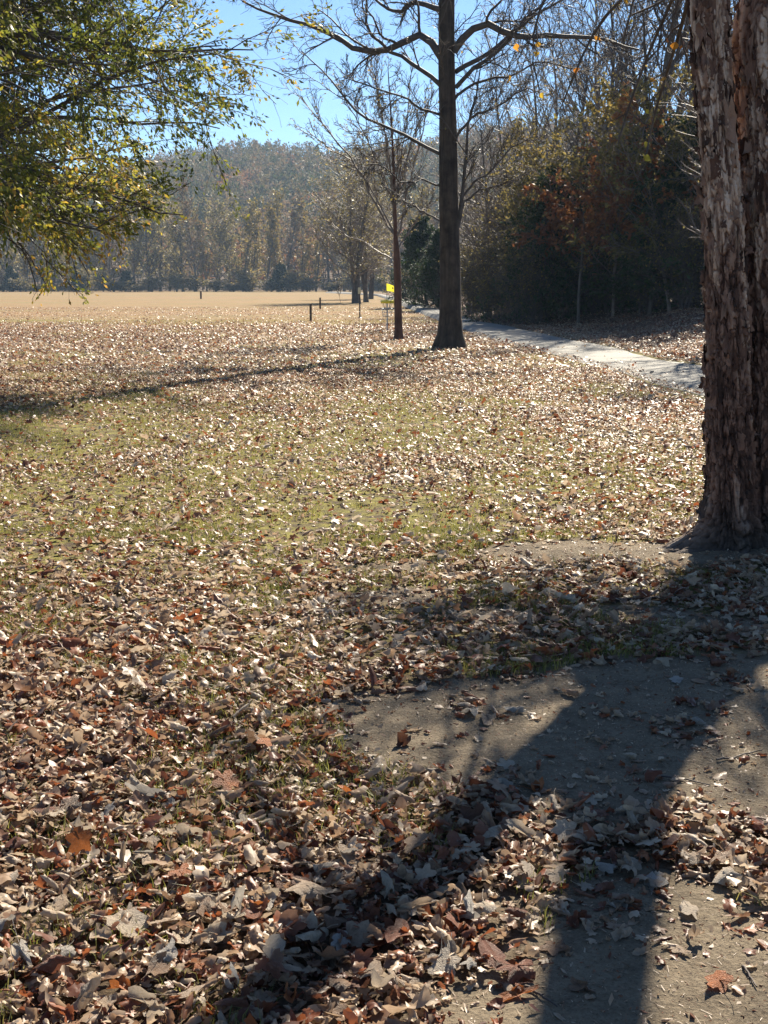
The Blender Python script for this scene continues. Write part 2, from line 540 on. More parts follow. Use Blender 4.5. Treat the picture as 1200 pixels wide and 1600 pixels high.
# path: a slab sheet following both edges, 4 mm above
py_ = np.concatenate([np.linspace(3, 60, 120), np.linspace(61, 259, 120)])
wv = .10 * (vnoise(py_ * .9, py_ * 0) - .5); wv2 = .12 * (vnoise(py_ * .8, py_ * 0 + 5) - .5)
tt = np.linspace(0, 1, 9)
PX = (xl(py_) + wv)[:, None] * (1 - tt) + (xr(py_) + wv2)[:, None] * tt
PY = np.broadcast_to(py_[:, None], PX.shape)
PZ = np.full(PX.shape, .03) + .02 * np.sin(math.pi * tt)[None] + .05 * smooth(25, 45, PY) + .13 * smooth(45, 110, PY)
PZ[:, 0] = PZ[:, -1] = -.08
idx = np.arange(PX.size).reshape(PX.shape)
F = np.stack([idx[:-1, :-1], idx[:-1, 1:], idx[1:, 1:], idx[1:, :-1]], -1).reshape(-1, 4)

def mat_path():
    m, nt = new_mat('worn_asphalt')
    oc = objco(nt)
    a = noise(nt, oc, 1.2, 5); b = noise(nt, oc, 80, 3)
    c = ramp(nt, a, [(.3, (.13, .124, .108)), (.7, (.21, .20, .174))])
    c = mixc(nt, ramp(nt, b, [(.45, (0, 0, 0)), (.7, (.6, .6, .6))]), c, (.085, .08, .072))
    out(nt, principled(nt, c, .8, .3, b, .5, .006).outputs[0])
    return m
tag(obj('path', mk_mesh('path', [(np.stack([PX, PY, PZ], -1), F)], mat_path())), kind='structure')

# ------------------------------------------------------------------ fallen leaves
rng = np.random.default_rng(11)

def leaf_template(rng, nth, rings, lobes, elong, curl, crumple):
    th = np.linspace(0, 2 * math.pi, nth, endpoint=False)
    if lobes:
        r = .60 + .40 * np.abs(np.cos(th * lobes / 2.0)) ** .9 * (1 + .16 * rng.normal(size=nth)) + .07 * rng.normal(size=nth)
    else:
        r = .85 + .16 * rng.normal(size=nth) + .12 * np.cos(3 * th + rng.uniform(0, 6))
    r *= 1 - .18 * np.abs(np.sin(th / 2 + .2))
    V = [[0, 0, 0]]
    for k in range(1, rings + 1):
        q = k / rings
        for i in range(nth):
            rr = q * (r[i] * q + .75 * (1 - q))
            V.append([rr * math.cos(th[i]) * elong, rr * math.sin(th[i]), 0])
    V = np.array(V)
    # crumple, then roll about a random axis
    f = rng.uniform(1.2, 2.6, 3); ph = rng.uniform(0, 6.3, 4)
    rad = np.hypot(V[:, 0], V[:, 1])
    V[:, 2] = crumple * rad * (np.sin(V[:, 0] * f[0] * 2 + ph[0]) * .5 + np.sin(V[:, 1] * f[1] * 2.3 + ph[1]) * .5 + .5 * np.sin(3 * np.arctan2(V[:, 1], V[:, 0]) + ph[2]))
    V[:, 2] += crumple * .42 * rng.normal(size=len(V)) * rad
    V[:, 2] += .30 * np.abs(V[:, 1]) * rng.uniform(-.4, 1.0)
    a = rng.uniform(0, math.pi)
    c, s = math.cos(a), math.sin(a)
    x = V[:, 0] * c + V[:, 1] * s; y = -V[:, 0] * s + V[:, 1] * c
    if curl > 0:
        Rc = 1.0 / curl
        z0 = V[:, 2]
        ang = x / Rc
        x = (Rc - z0) * np.sin(ang); z = Rc - (Rc - z0) * np.cos(ang)
        V[:, 2] = z
    V[:, 0] = x * c - y * s; V[:, 1] = x * s + y * c
    if rng.random() < .55:
        V[:, 2] *= -1
        V[:, 2] -= V[:, 2].min()
    F3 = [[0, 1 + i, 1 + (i + 1) % nth] for i in range(nth)]
    F4 = []
    for k in range(rings - 1):
        o0 = 1 + k * nth; o1 = o0 + nth
        for i in range(nth):
            j = (i + 1) % nth
            F4.append([o0 + i, o1 + i, o1 + j, o0 + j])
    return V, np.array(F3), (np.array(F4) if F4 else np.zeros((0, 4), int))

FORMS = [('flat lobed', 5, 1.0, .35, .10), ('curled lobed', 5, 1.0, 1.5, .16), ('rolled up', 3, 1.35, 2.6, .12), ('cupped', 0, 1.25, 1.2, .14), ('crumpled', 5, 1.05, 1.9, .30), ('folded', 0, 1.5, 2.2, .12)]
NEAR_T = []
for q in range(36):
    nm, lo, el, cu, cr = FORMS[q % 6]
    NEAR_T.append((nm,) + leaf_template(rng, 20 if lo else 16, 3, lo, el, cu * rng.uniform(.75, 1.25), cr))
MID_T = [leaf_template(rng, 8, 1, 0, rng.uniform(1, 1.5), rng.uniform(.5, 2.2), .15) for q in range(12)]

def rot_mats(rng, n, tilt):
    yaw = rng.uniform(0, 2 * math.pi, n); tx = rng.normal(size=n) * tilt; ty = rng.normal(size=n) * tilt
    c, s = np.cos(yaw), np.sin(yaw)
    Z = np.zeros((n, 3, 3)); Z[:, 0, 0] = c; Z[:, 0, 1] = -s; Z[:, 1, 0] = s; Z[:, 1, 1] = c; Z[:, 2, 2] = 1
    X = np.zeros((n, 3, 3)); X[:, 0, 0] = 1; X[:, 1, 1] = np.cos(tx); X[:, 1, 2] = -np.sin(tx); X[:, 2, 1] = np.sin(tx); X[:, 2, 2] = np.cos(tx)
    Y = np.zeros((n, 3, 3)); Y[:, 1, 1] = 1; Y[:, 0, 0] = np.cos(ty); Y[:, 0, 2] = np.sin(ty); Y[:, 2, 0] = -np.sin(ty); Y[:, 2, 2] = np.cos(ty)
    return X @ Y @ Z

def density(x, y):
    d = np.ones(x.shape)
    patch = fbm(x * .55, y * .55, o=3)
    d *= np.clip(.55 + 2.2 * (patch - .35), .28 + .42 * smooth(9, 4.5, y), 1.1)
    grassy = smooth(3.2, 11.0, y) * smooth(26, 15, y) * smooth(2.5, -1.0, x - .1 * y)
    d *= 1 - .68 * grassy * smooth(.32, .60, fbm(x * .9 + 5, y * .5, o=3) + .1)
    d *= 1 - .93 * smooth(40, 62, y + 10 * (fbm(x * .12, y * .2, o=3) - .5))
    jr = np.random.default_rng(len(x))
    sm = soil_mask(x + jr.normal(size=x.shape) * .05, y + jr.normal(size=x.shape) * .08)
    d = np.where(sm, .018 + .04 * smooth(.45, .6, fbm(x * 1.5 + 7, y * 1.5, o=2)) + .22 * smooth(.64, .76, fbm(x * 2.6, y * 2.6, o=2)), d)
    l, r = x - xl(y), xr(y) - x
    on = (l > -.05) & (r > -.05)
    dist = np.minimum(l, r)
    d = np.where(on & (y > 45), .0, d)
    d = np.where(on & (y <= 45), .55 * np.exp(-np.maximum(dist, 0) / .12) + .05 * smooth(.5, .7, fbm(x * .8, y * .5, o=2)), d)
    d = np.where(r < -6, d * .5, d)
    dt = np.hypot(x - NT[0] - .15, y - NT[1])
    d = np.where(dt < .40, d * .3, d)
    return d

def scatter(rng, y0, y1, per_m2, margin):
    out_ = []
    ys = np.linspace(y0, y1, 60)
    for a, b in zip(ys[:-1], ys[1:]):
        hw = .31 * b + margin
        n = int(per_m2 * 2 * hw * (b - a))
        x = rng.uniform(-hw, hw, n); y = rng.uniform(a, b, n)
        k = rng.random(n) < density(x, y)
        out_.append(np.stack([x[k], y[k]], 1))
    return np.concatenate(out_)

pieces, rnds = [], []
# near field
pts = np.concatenate([scatter(rng, 2.0, 8.2, 1900, .8), scatter(rng, 2.0, 5.5, 1000, .6)])
pf = scatter(rng, 8.2, 12.5, 1300, .6)
pts = np.concatenate([pts, pf[rng.random(len(pf)) < smooth(12.5, 8.0, pf[:, 1])]])
pts = pts[rng.random(len(pts)) < 1 - .35 * smooth(5, 8.5, pts[:, 1])]
n = len(pts)
size = np.clip(rng.lognormal(math.log(.0198), .42, n), .007, .050)
pt_soil = soil_mask(pts[:, 0], pts[:, 1])
lift = np.where(pt_soil, 0.0, rng.random(n) ** 1.5 * .034)
rv = rng.random(n)
rv = np.clip(rv * .90 + .05 + .10 * smooth(4, 9, pts[:, 1]) + .25 * (fbm(pts[:, 0] * 1.1, pts[:, 1] * 1.1, o=2) - .5), 0, 1)
Rm = rot_mats(rng, n, .32)
Rm[pt_soil] = rot_mats(rng, int(pt_soil.sum()), .12)
Rm = Rm * np.stack([rng.uniform(.7, 1.3, n), rng.uniform(.65, 1.25, n), rng.uniform(.45, 1.35, n)], 1)[:, None, :]
tid = rng.integers(0, 36, n)
zg = gz(pts[:, 0], pts[:, 1]) + lift
px, pyy, zc = proj(pts[:, 0], pts[:, 1], zg)
infr = (px > 12) & (px < 1188) & (pyy > 560) & (pyy < 1588)
score = np.where(infr, (size / zc) ** 1 * np.where(pt_soil, 1.35, 1.0) + lift * .02, -1)
order = np.argsort(-score)
NIND = 280
ind = order[:NIND]
rest = np.ones(n, bool); rest[ind] = False
for t in range(36):
    k = np.where(rest & (tid == t))[0]
    _, V, F3, F4 = NEAR_T[t]
    W = np.einsum('nij,vj->nvi', Rm[k], V) * size[k][:, None, None]
    W[:, :, 2] -= W[:, :, 2].min(1, keepdims=True)
    W += np.stack([pts[k, 0], pts[k, 1], zg[k]], 1)[:, None]
    nv = len(V)
    offs = (np.arange(len(k)) * nv)[:, None, None]
    pieces.append((W.reshape(-1, 3), (F3[None] + offs).reshape(-1, 3)))
    rnds.append(np.repeat(rv[k], nv))
    pieces.append((np.zeros((0, 3)), np.zeros((0, 4), int)))
    rnds.append(np.zeros(0))
    # quads of the same vertices
    pieces[-1] = (W.reshape(-1, 3), (F4[None] + offs).reshape(-1, 4))
    rnds[-1] = np.repeat(rv[k], nv)
# middle field
pts2 = scatter(rng, 8.2, 26, 900, 1.0)
pts2 = pts2[rng.random(len(pts2)) < .12 + .88 * smooth(8.0, 12.5, pts2[:, 1])]
n2 = len(pts2); size2 = np.clip(rng.lognormal(math.log(.0195), .42, n2), .008, .050)
rv2 = np.clip(rng.random(n2) * .92 + .05 + .3 * (fbm(pts2[:, 0] * .6, pts2[:, 1] * .6, o=2) - .5), 0, 1)
R2 = rot_mats(rng, n2, .34) * np.stack([rng.uniform(.7, 1.3, n2), rng.uniform(.6, 1.2, n2), rng.uniform(.5, 1.4, n2)], 1)[:, None, :]; t2 = rng.integers(0, 12, n2)
z2 = gz(pts2[:, 0], pts2[:, 1]) + rng.random(n2) ** 1.5 * .05
onp2 = (pts2[:, 0] > xl(pts2[:, 1])) & (pts2[:, 0] < xr(pts2[:, 1]))
z2 = np.where(onp2, .052, z2)
for t in range(12):
    k = np.where(t2 == t)[0]
    V, F3, _ = MID_T[t]
    W = np.einsum('nij,vj->nvi', R2[k], V) * size2[k][:, None, None]
    W[:, :, 2] -= W[:, :, 2].min(1, keepdims=True)
    W += np.stack([pts2[k, 0], pts2[k, 1], z2[k]], 1)[:, None]
    offs = (np.arange(len(k)) * len(V))[:, None, None]
    pieces.append((W.reshape(-1, 3), (F3[None] + offs).reshape(-1, 3)))
    rnds.append(np.repeat(rv2[k], len(V)))
# far field
pts3 = scatter(rng, 26, 95, 230, 2)
n3 = len(pts3); s3 = rng.uniform(.035, .08, n3)
rv3 = np.clip(rng.random(n3) * .92 + .03 + .35 * (fbm(pts3[:, 0] * .3, pts3[:, 1] * .2, o=2) - .5), 0, 1)
z3 = gz(pts3[:, 0], pts3[:, 1]) + .01 + rng.random(n3) * .05
onp3 = (pts3[:, 0] > xl(pts3[:, 1])) & (pts3[:, 0] < xr(pts3[:, 1])); z3 = np.where(onp3, .055, z3)
V = np.array([[-.5, -.3, .05], [.5, -.25, .0], [.55, .3, .12], [-.4, .35, .0]])
W = np.einsum('nij,vj->nvi', rot_mats(rng, n3, .38), V) * s3[:, None, None]
W[:, :, 2] -= W[:, :, 2].min(1, keepdims=True)
W += np.stack([pts3[:, 0], pts3[:, 1], z3], 1)[:, None]
pieces.append((W.reshape(-1, 3), np.arange(n3 * 4).reshape(n3, 4))); rnds.append(np.repeat(rv3, 4))
tag(obj('fallen_leaves', mk_mesh('fallen_leaves', pieces, M_LITTER, {'rnd': rnds})), 'dense litter of small dry tan and russet leaves over the meadow', 'leaf litter', kind='stuff')
print('leaves', n, n2, n3)

# the leaves that show largest: each an object of its own
LEAFCOL = [('dark brown', (.11, .05, .03)), ('red-brown', (.20, .075, .04)), ('rust orange', (.36, .12, .035)), ('brown', (.25, .155, .095)), ('tan', (.37, .27, .185)), ('pale tan', (.48, .39, .29)), ('greyish', (.40, .36, .31))]
def mat_single(nm, c):
    m, nt = new_mat(nm.replace(' ', '_').replace('-', '_') + '_dry_leaf')
    oc = objco(nt)
    nz = noise(nt, oc, 1.6, 5)
    info = N(nt, 'ShaderNodeObjectInfo')
    col = mixc(nt, nz, tuple(x * .62 for x in c), tuple(min(1, x * 1.3) for x in c))
    fine = noise(nt, oc, 9, 5, .7)
    col = mixc(nt, ramp(nt, fine, [(.45, (0, 0, 0)), (.72, (.7, .7, .7))]), col, tuple(x * .5 for x in c))
    b = principled(nt, col, .5, .4, fine, .5, .12)
    t = N(nt, 'ShaderNodeBsdfTranslucent'); nt.links.new(col, t.inputs[0])
    mx = N(nt, 'ShaderNodeMixShader'); mx.inputs[0].default_value = .3
    nt.links.new(b.outputs[0], mx.inputs[1]); nt.links.new(t.outputs[0], mx.inputs[2]); out(nt, mx.outputs[0])
    return m
LEAFM = [mat_single(*c) for c in LEAFCOL]
leaf_me = {}
def single_mesh(t, c):
    if (t, c) not in leaf_me:
        nm, V, F3, F4 = NEAR_T[t]
        r_ = np.random.default_rng(t)
        st = line_grow(r_, [V[0][0], V[0][1], V[0][2]], [-1, .2, .1], 1.5, 5, .15)
        sv, sf = tubes(st[None], np.array([[.03, .025, .022, .02, .03]]), 4)
        leaf_me[(t, c)] = mk_mesh('fallen_leaf', [(V, F3), (V, F4), (sv, sf)], LEAFM[c])
    return leaf_me[(t, c)]
from mathutils import Matrix
recs = []
for i in ind:
    v = rv[i]
    c = 0 if v < .10 else 1 if v < .20 else 2 if v < .28 else 3 if v < .42 else 4 if v < .64 else 5 if v < .85 else 6
    nm = NEAR_T[tid[i]][0]
    sz = 'large' if size[i] > .043 else 'small' if size[i] < .036 else 'mid-sized'
    X, Y = px[i], pyy[i]
    if pt_soil[i]:
        pl = 'on soil ' + ('near the peeling trunk' if Y < 1000 else 'at bottom right' if (Y > 1420 and X > 880) else 'by the bottom edge' if Y > 1420 else
                                'in the dirt patch, far side' if Y < 1130 else 'in the dirt patch, near side')
    else:
        v_ = 'bottom' if Y > 1480 else 'lower' if Y > 1330 else 'middle'
        h_ = 'left' if X < 300 else 'centre left' if X < 600 else 'centre right' if X < 850 else 'right'
        pl = f'in litter at {v_} {h_}'
    recs.append([int(i), c, f'{sz} {LEAFCOL[c][0]} {nm} leaf {pl}'])
groups = {}
for r in recs:
    groups.setdefault(r[2], []).append(r)
ORD = {2: ['left one of two', 'right one of two'], 3: ['leftmost of three', 'middle of three', 'rightmost of three']}
for lab, rs in groups.items():
    rs.sort(key=lambda r: px[r[0]])
    if len(rs) in ORD:
        for r, w in zip(rs, ORD[len(rs)]):
            r[2] = lab + ', ' + w
for i, c, lab in recs:
    if len(lab.replace('-', ' ').split()) > 16:
        lab = lab.replace('mid-sized ', '').replace(' in litter at', ' at')
    if len(lab.replace('-', ' ').split()) > 16:
        lab = lab.replace(' one of two', ' one')
    o = obj('fallen_leaf', single_mesh(int(tid[i]), c))
    W = (Rm[i] @ NEAR_T[tid[i]][1].T).T * size[i]
    M4 = Matrix([[*(Rm[i][r] * size[i]), 0] for r in range(3)] + [[0, 0, 0, 1]])
    M4.translation = (pts[i, 0], pts[i, 1], zg[i] - W[:, 2].min())
    o.matrix_world = M4
    tag(o, lab, 'leaf', 'large fallen leaves lying close by')

# grass blades
def blades(rng, xy, h, w):
    n_ = len(xy)
    z = gz(xy[:, 0], xy[:, 1])
    yaw = rng.uniform(0, 2 * math.pi, n_); lean = rng.normal(size=(n_, 2)) * .5
    s = np.stack([np.cos(yaw), np.sin(yaw)], 1)
    V = np.zeros((n_, 5, 3)); hh = h[:, None]
    b = np.concatenate([xy, z[:, None] - .004], 1)
    w3 = np.concatenate([s * w[:, None], np.zeros((n_, 1))], 1)
    m1 = b + np.concatenate([lean * hh * .3, hh * .6], 1)
    tip = b + np.concatenate([lean * hh, hh * .95], 1)
    V[:, 0] = b - w3; V[:, 1] = b + w3; V[:, 2] = m1 + w3 * .7; V[:, 3] = m1 - w3 * .7; V[:, 4] = tip
    o_ = (np.arange(n_) * 5)[:, None]
    return V.reshape(-1, 3), o_ + np.array([[0, 1, 2, 3]]), o_ + np.array([[3, 2, 4]])

def grass_pts(rng, y0, y1, per, margin, thr):
    res = []
    ys = np.linspace(y0, y1, 40)
    for a, b in zip(ys[:-1], ys[1:]):
        hw = .31 * b + margin
        n_ = int(per * 2 * hw * (b - a))
        x = rng.uniform(-hw, hw, n_); y = rng.uniform(a, b, n_)
        k = (fbm(x * 1.6, y * 1.6, o=3) + .05 * smooth(7, 11, y) > thr) & ~soil_mask(x, y, .16) & ((x < xl(y) - .1)) & (np.hypot(x - NT[0], y - NT[1]) > .9)
        res.append(np.stack([x[k], y[k]], 1))
    return np.concatenate(res)
gp1 = np.concatenate([grass_pts(rng, 2.0, 9, 2200, .8, .56), grass_pts(rng, 4.0, 9, 1200, .8, .49)])
gp2 = grass_pts(rng, 9, 25, 620, 1.0, .47)
gp3 = grass_pts(rng, 25, 62, 60, 2, .40)
pc, rn = [], []
for P_, h0, w0, b in ((gp1, .055, .0016, 0), (gp2, .055, .0028, .18), (gp3, .07, .006, .45)):
    h = h0 * rng.uniform(.5, 1.4, len(P_)); w = w0 * rng.uniform(.7, 1.4, len(P_))
    V, F4, F3 = blades(rng, P_, h, w)
    r_ = np.repeat(np.clip(rng.random(len(P_)) * .75 + b, 0, 1), 5)
    pc += [(V, F4), (V, F3)]; rn += [r_, r_]
tag(obj('grass', mk_mesh('grass', pc, M_GRASS, {'rnd': rn}, False)), 'thin green and straw grass growing up through the leaf litter', 'grass', kind='stuff')
print('grass', len(gp1), len(gp2), len(gp3))

# dirt crumbs and leaf bits on the bare soil: gravelly litter nobody could count
xy = np.stack([rng.uniform(-.6, 3.2, 90000), rng.uniform(2.0, 8.6, 90000)], 1)
xy = xy[soil_mask(xy[:, 0], xy[:, 1])]
nb = len(xy); sb = np.clip(rng.lognormal(math.log(.0028), .55, nb), .001, .013)
V = np.array([[-1, -.2, 0], [.7, -.5, .15], [1.3, .3, .5], [-.3, .55, .2]])
W = np.einsum('nij,nvj->nvi', rot_mats(rng, nb, .4), V[None] * (1 + .35 * rng.normal(size=(nb, 4, 3)))) * sb[:, None, None]
W[:, :, 2] -= W[:, :, 2].min(1, keepdims=True)
W += np.stack([xy[:, 0], xy[:, 1], gz(xy[:, 0], xy[:, 1]) - .001], 1)[:, None]
xs = np.stack([rng.uniform(-.6, 3.2, 11000), rng.uniform(2.0, 8.6, 11000)], 1)
xs = xs[soil_mask(xs[:, 0], xs[:, 1], .25)]
ns = len(xs); ls_ = rng.uniform(.004, .016, ns) * rng.choice([.6, 1, 1], ns); yw = rng.uniform(0, 6.28, ns)
d2 = np.stack([np.cos(yw), np.sin(yw), rng.normal(size=ns) * .12], 1) * ls_[:, None]
w2 = np.stack([-np.sin(yw), np.cos(yw), np.zeros(ns)], 1) * rng.uniform(.0004, .0009, ns)[:, None]
p2 = np.concatenate([xs, gz(xs[:, 0], xs[:, 1])[:, None] + .002 + np.abs(d2[:, 2:])], 1)
Ws = np.stack([p2 - d2 - w2, p2 + d2 - w2, p2 + d2 + w2, p2 - d2 + w2], 1)
tag(obj('leaf_crumbs', mk_mesh('leaf_crumbs', [(W.reshape(-1, 3), np.arange(nb * 4).reshape(nb, 4)), (Ws.reshape(-1, 3), np.arange(ns * 4).reshape(ns, 4))], M_LITTER, {'rnd': [np.repeat(rng.random(nb), 4), np.repeat(rng.uniform(.3, .62, ns), 4)]})), 'broken leaf crumbs strewn over the bare soil', 'leaf crumbs', kind='stuff')

# twigs lying on the ground
TW = [((1160, 1515), (1182, 1548), .004, 'pale thin twig on sunlit soil in the bottom right'), ((820, 1545), (870, 1575), .004, 'short dark twig on shaded soil near the bottom edge'),
      ((640, 896), (830, 903), .012, 'long dark stick lying across the shade left of the big trunk'), ((1010, 1215), (1110, 1228), .004, 'thin twig beside the leaves right of the trunk shadow'),
      ((700, 1262), (760, 1254), .004, 'small twig at the edge of the shaded leaf drift'), ((960, 940), (1110, 935), .009, 'brown stick in the litter below the big trunk'),
      ((1120, 1190), (1190, 1172), .004, 'thin curved twig at the right edge of the dirt patch')]
for q, (a, b, r, lab) in enumerate(TW):
    A_, B_ = np.array([*gp(*a), 0]), np.array([*gp(*b), 0])
    rr_ = np.random.default_rng(50 + q)
    P = np.array([A_ + (B_ - A_) * t for t in np.linspace(0, 1, 9)])
    P[1:-1, :2] += rr_.normal(size=(7, 2)) * .016 * np.linalg.norm(B_ - A_)
    P = resample(P[[0, 2, 5, 8]], 9)
    P[:, 2] = gz(P[:, 0], P[:, 1]) + r * .9 + rr_.random(9) * .006
    pcs = [tubes(P[None], np.linspace(r, r * .5, 9)[None], 6)]
    P2, R2_ = spawn(rr_, P[None], np.linspace(r, r * .5, 9)[None], 3, .3, .9, .6, .25, 4, .1, 0, .6, .0015)
    P2[:, :, 2] = np.maximum(P2[:, :, 2], gz(P2[:, :, 0], P2[:, :, 1]) + .003)
    pcs.append(tubes(P2, R2_, 4))
    tag(obj('fallen_twig', mk_mesh('fallen_twig', pcs, M_TWIG)), lab, 'twig', 'twigs on the ground')

# ------------------------------------------------------------------ the big peeling tree on the right
def stem_mesh(name, seed, path, radii, nr, na, flare, zflare, root_dir=None, relief=.014, cells=20):
    """one continuous barked stem as a relief grid; returns pieces and plate attribute"""
    rg = np.random.default_rng(seed)
    C = resample(path, nr)
    s = np.r_[0, np.cumsum(np.linalg.norm(np.diff(C, axis=0), axis=1))]
    ps = np.r_[0, np.cumsum(np.linalg.norm(np.diff(np.asarray(path), axis=0), axis=1))]; ps = ps / ps[-1] * s[-1]
    R = np.interp(s, ps, radii)
    th = np.linspace(0, 2 * math.pi, na, endpoint=False)
    S, T = np.meshgrid(s, th, indexing='ij')
    Rg = R[:, None] * (1 + .10 * np.sin(T * 2 + S * .9 + seed) + .07 * np.sin(T * 3 - S * 1.4 + seed * 2))
    wz = .15 * (fbm(np.cos(T) * 2 + 5, np.sin(T) * 2 + 5, S * 5, 3) - .5)
    u = T / (2 * math.pi) * cells + .9 * (fbm(np.cos(T) * 3, np.sin(T) * 3, S * 6, 3) - .5) * 2
    f1, f2, cid = worley(np.mod(u, cells), S * 8.5 + 2.2 * (fbm(np.cos(T) * 2.2 + 9, np.sin(T) * 2.2, S * 3, 3) - .5) * 2, cells)
    g1, g2, cid2 = worley(np.mod(u * 2.3, round(cells * 2.3)), S * 24.0 + wz * 8, round(cells * 2.3))
    edge = smooth(.02, .20, f2 - f1); edge2 = smooth(.02, .16, g2 - g1)
    fine = fbm(np.cos(T) * 14 * R[:, None] / .15, np.sin(T) * 14 * R[:, None] / .15, S * 26, 4) - .5
    fiss = smooth(.40, .52, fbm(np.cos(T) * 4.2 + 11, np.sin(T) * 4.2 + 3, S * 1.1, 4)) * .5 + .5 * smooth(.36, .5, fbm(np.cos(T) * 9 + 1, np.sin(T) * 9 + 3, S * 2.4, 3))
    disp = .022 * (fiss - 1) + relief * (1.1 * (cid - .5) + .9 * (edge - 1) + .55 * (cid2 - .5) * edge2 + .35 * (edge2 - 1)) + .016 * fine
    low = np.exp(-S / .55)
    Rg = Rg * (1 + flare * np.exp(-S / zflare) * (1 + .35 * np.cos(5 * T + seed) + .2 * np.cos(3 * T + 1)))
    if root_dir is not None:
        Rg = Rg + root_dir[1] * np.exp(-S / root_dir[2]) * np.maximum(0, np.cos(T - root_dir[0])) ** 5
    Rd = Rg + disp * (1 + 1.3 * np.exp(-S / .35))
    X = C[:, 0][:, None] + Rd * np.cos(T); Yv = C[:, 1][:, None] + Rd * np.sin(T); Zv = C[:, 2][:, None] + 0 * T
    V = np.stack([X, Yv, Zv], -1)
    idx = np.arange(nr * na).reshape(nr, na)
    A_, B_ = idx[:-1], idx[1:]
    F = np.stack([A_, np.roll(A_, -1, 1), np.roll(B_, -1, 1), B_], -1).reshape(-1, 4)
    pale = smooth(.5, .8, fbm(np.cos(T) * 1.7 + 2, np.sin(T) * 1.7 + 7, S * 2.1, 3) + .22 * smooth(.8, 2.4, S))
    plate = np.clip(.33 + .20 * (cid - .5) + .20 * (cid2 - .5) + .55 * fine + .48 * pale * (.4 + .6 * edge) * (cid > .15) - .16 * (1 - edge) - .10 * (1 - edge2), 0, 1)
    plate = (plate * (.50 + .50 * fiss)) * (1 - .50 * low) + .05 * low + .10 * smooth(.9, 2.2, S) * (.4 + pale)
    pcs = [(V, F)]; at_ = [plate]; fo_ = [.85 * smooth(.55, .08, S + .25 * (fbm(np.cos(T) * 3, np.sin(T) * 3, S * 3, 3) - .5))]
    # curled plates of loose bark
    nfl = 520
    for q in range(nfl):
        k = int(rg.uniform(.06, .97) * nr); a0 = rg.uniform(0, 2 * math.pi)
        if s[k] < .35 or (s[k] < 1.0 and rg.random() < .6):
            continue
        hw = rg.uniform(.006, .024) * (1.35 if rg.random() < .15 else .9); hh = hw * rg.uniform(1.3, 4.0); r0 = R[k] * 1.0
        uu, vv = np.meshgrid(np.linspace(-1, 1, 5), np.linspace(-1, 1, 6))
        jag = 1 + .32 * rg.normal(size=uu.shape)
        aa = a0 + uu * hw * (1 - .25 * vv ** 2) * jag / r0
        zz = C[k, 2] + vv * hh * jag
        side = rg.choice([-1, 1]); li = rg.uniform(.004, .024) * (1.8 if rg.random() < .3 else 1)
        ia = np.mod((aa / (2 * math.pi) * na).astype(int), na)
        ik = np.clip(np.interp(zz, C[:, 2], np.arange(nr)).astype(int), 0, nr - 1)
        surf = Rd[ik, ia]
        lift_ = .006 + li * smooth(-.3, 1, uu * side) ** 2 + .5 * li * smooth(.2, 1, vv * rg.choice([-1, 1])) ** 2
        rr_ = surf * .75 + surf.mean() * .25 + lift_
        cx = np.interp(zz, C[:, 2], C[:, 0]); cyy = np.interp(zz, C[:, 2], C[:, 1])
        Vf = np.stack([cx + rr_ * np.cos(aa), cyy + rr_ * np.sin(aa), zz], -1)
        i2 = np.arange(30).reshape(6, 5)
        Ff = np.stack([i2[:-1, :-1], i2[:-1, 1:], i2[1:, 1:], i2[1:, :-1]], -1).reshape(-1, 4)
        pcs.append((Vf.reshape(-1, 3), Ff)); at_.append(np.full(30, np.clip(rg.normal(.23, .13) + .25 * (s[k] > 1.5) * (rg.random() < .4), .05, .85))); fo_.append(np.full(30, float(smooth(.75, .1, s[k]))))
    return pcs, at_, fo_

big = thing('peeling_bark_tree', 'big twin-stemmed tree with flaking pinkish bark beside the bare soil', 'tree', (NT[0], NT[1], 0))
bo = np.array([NT[0], NT[1], 0.0])
def bp(px_, py_, D): return at(px_, py_, D) - bo
DL = NT[1]
pathL = [bp(1150, 880, DL), bp(1146, 800, DL), bp(1140, 700, DL), bp(1137, 600, DL), bp(1133, 450, DL), bp(1127, 320, DL), bp(1118, 190, DL), bp(1109, 60, DL), bp(1106, -60, DL), bp(1098, -150, DL), bp(1070, -230, DL)]
pathL[0][2] = -.08
pcsL, atL, foL = stem_mesh('stem', 3, pathL, [.19, .165, .15, .145, .14, .135, .125, .12, .118, .115, .11], 950, 210, .75, .12, (math.pi * 1.05, .62, .13))
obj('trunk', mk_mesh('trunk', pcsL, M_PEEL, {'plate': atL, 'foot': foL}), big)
pathR = [bp(1222, 880, DL + .12), bp(1218, 760, DL + .12), bp(1212, 600, DL + .12), bp(1207, 450, DL + .12), bp(1204, 320, DL + .12), bp(1204, 180, DL + .14), bp(1198, 60, DL + .16), bp(1216, -40, DL + .18), bp(1244, -130, DL + .2), bp(1268, -250, DL + .2)]
pathR[0][2] = -.08
pcsR, atR, foR = stem_mesh('stem', 8, pathR, [.25, .22, .21, .205, .20, .20, .215, .18, .155, .145], 950, 250, .5, .14, None, .016, 24)
obj('trunk', mk_mesh('trunk', pcsR, M_PEEL, {'plate': atR, 'foot': foR}), big)

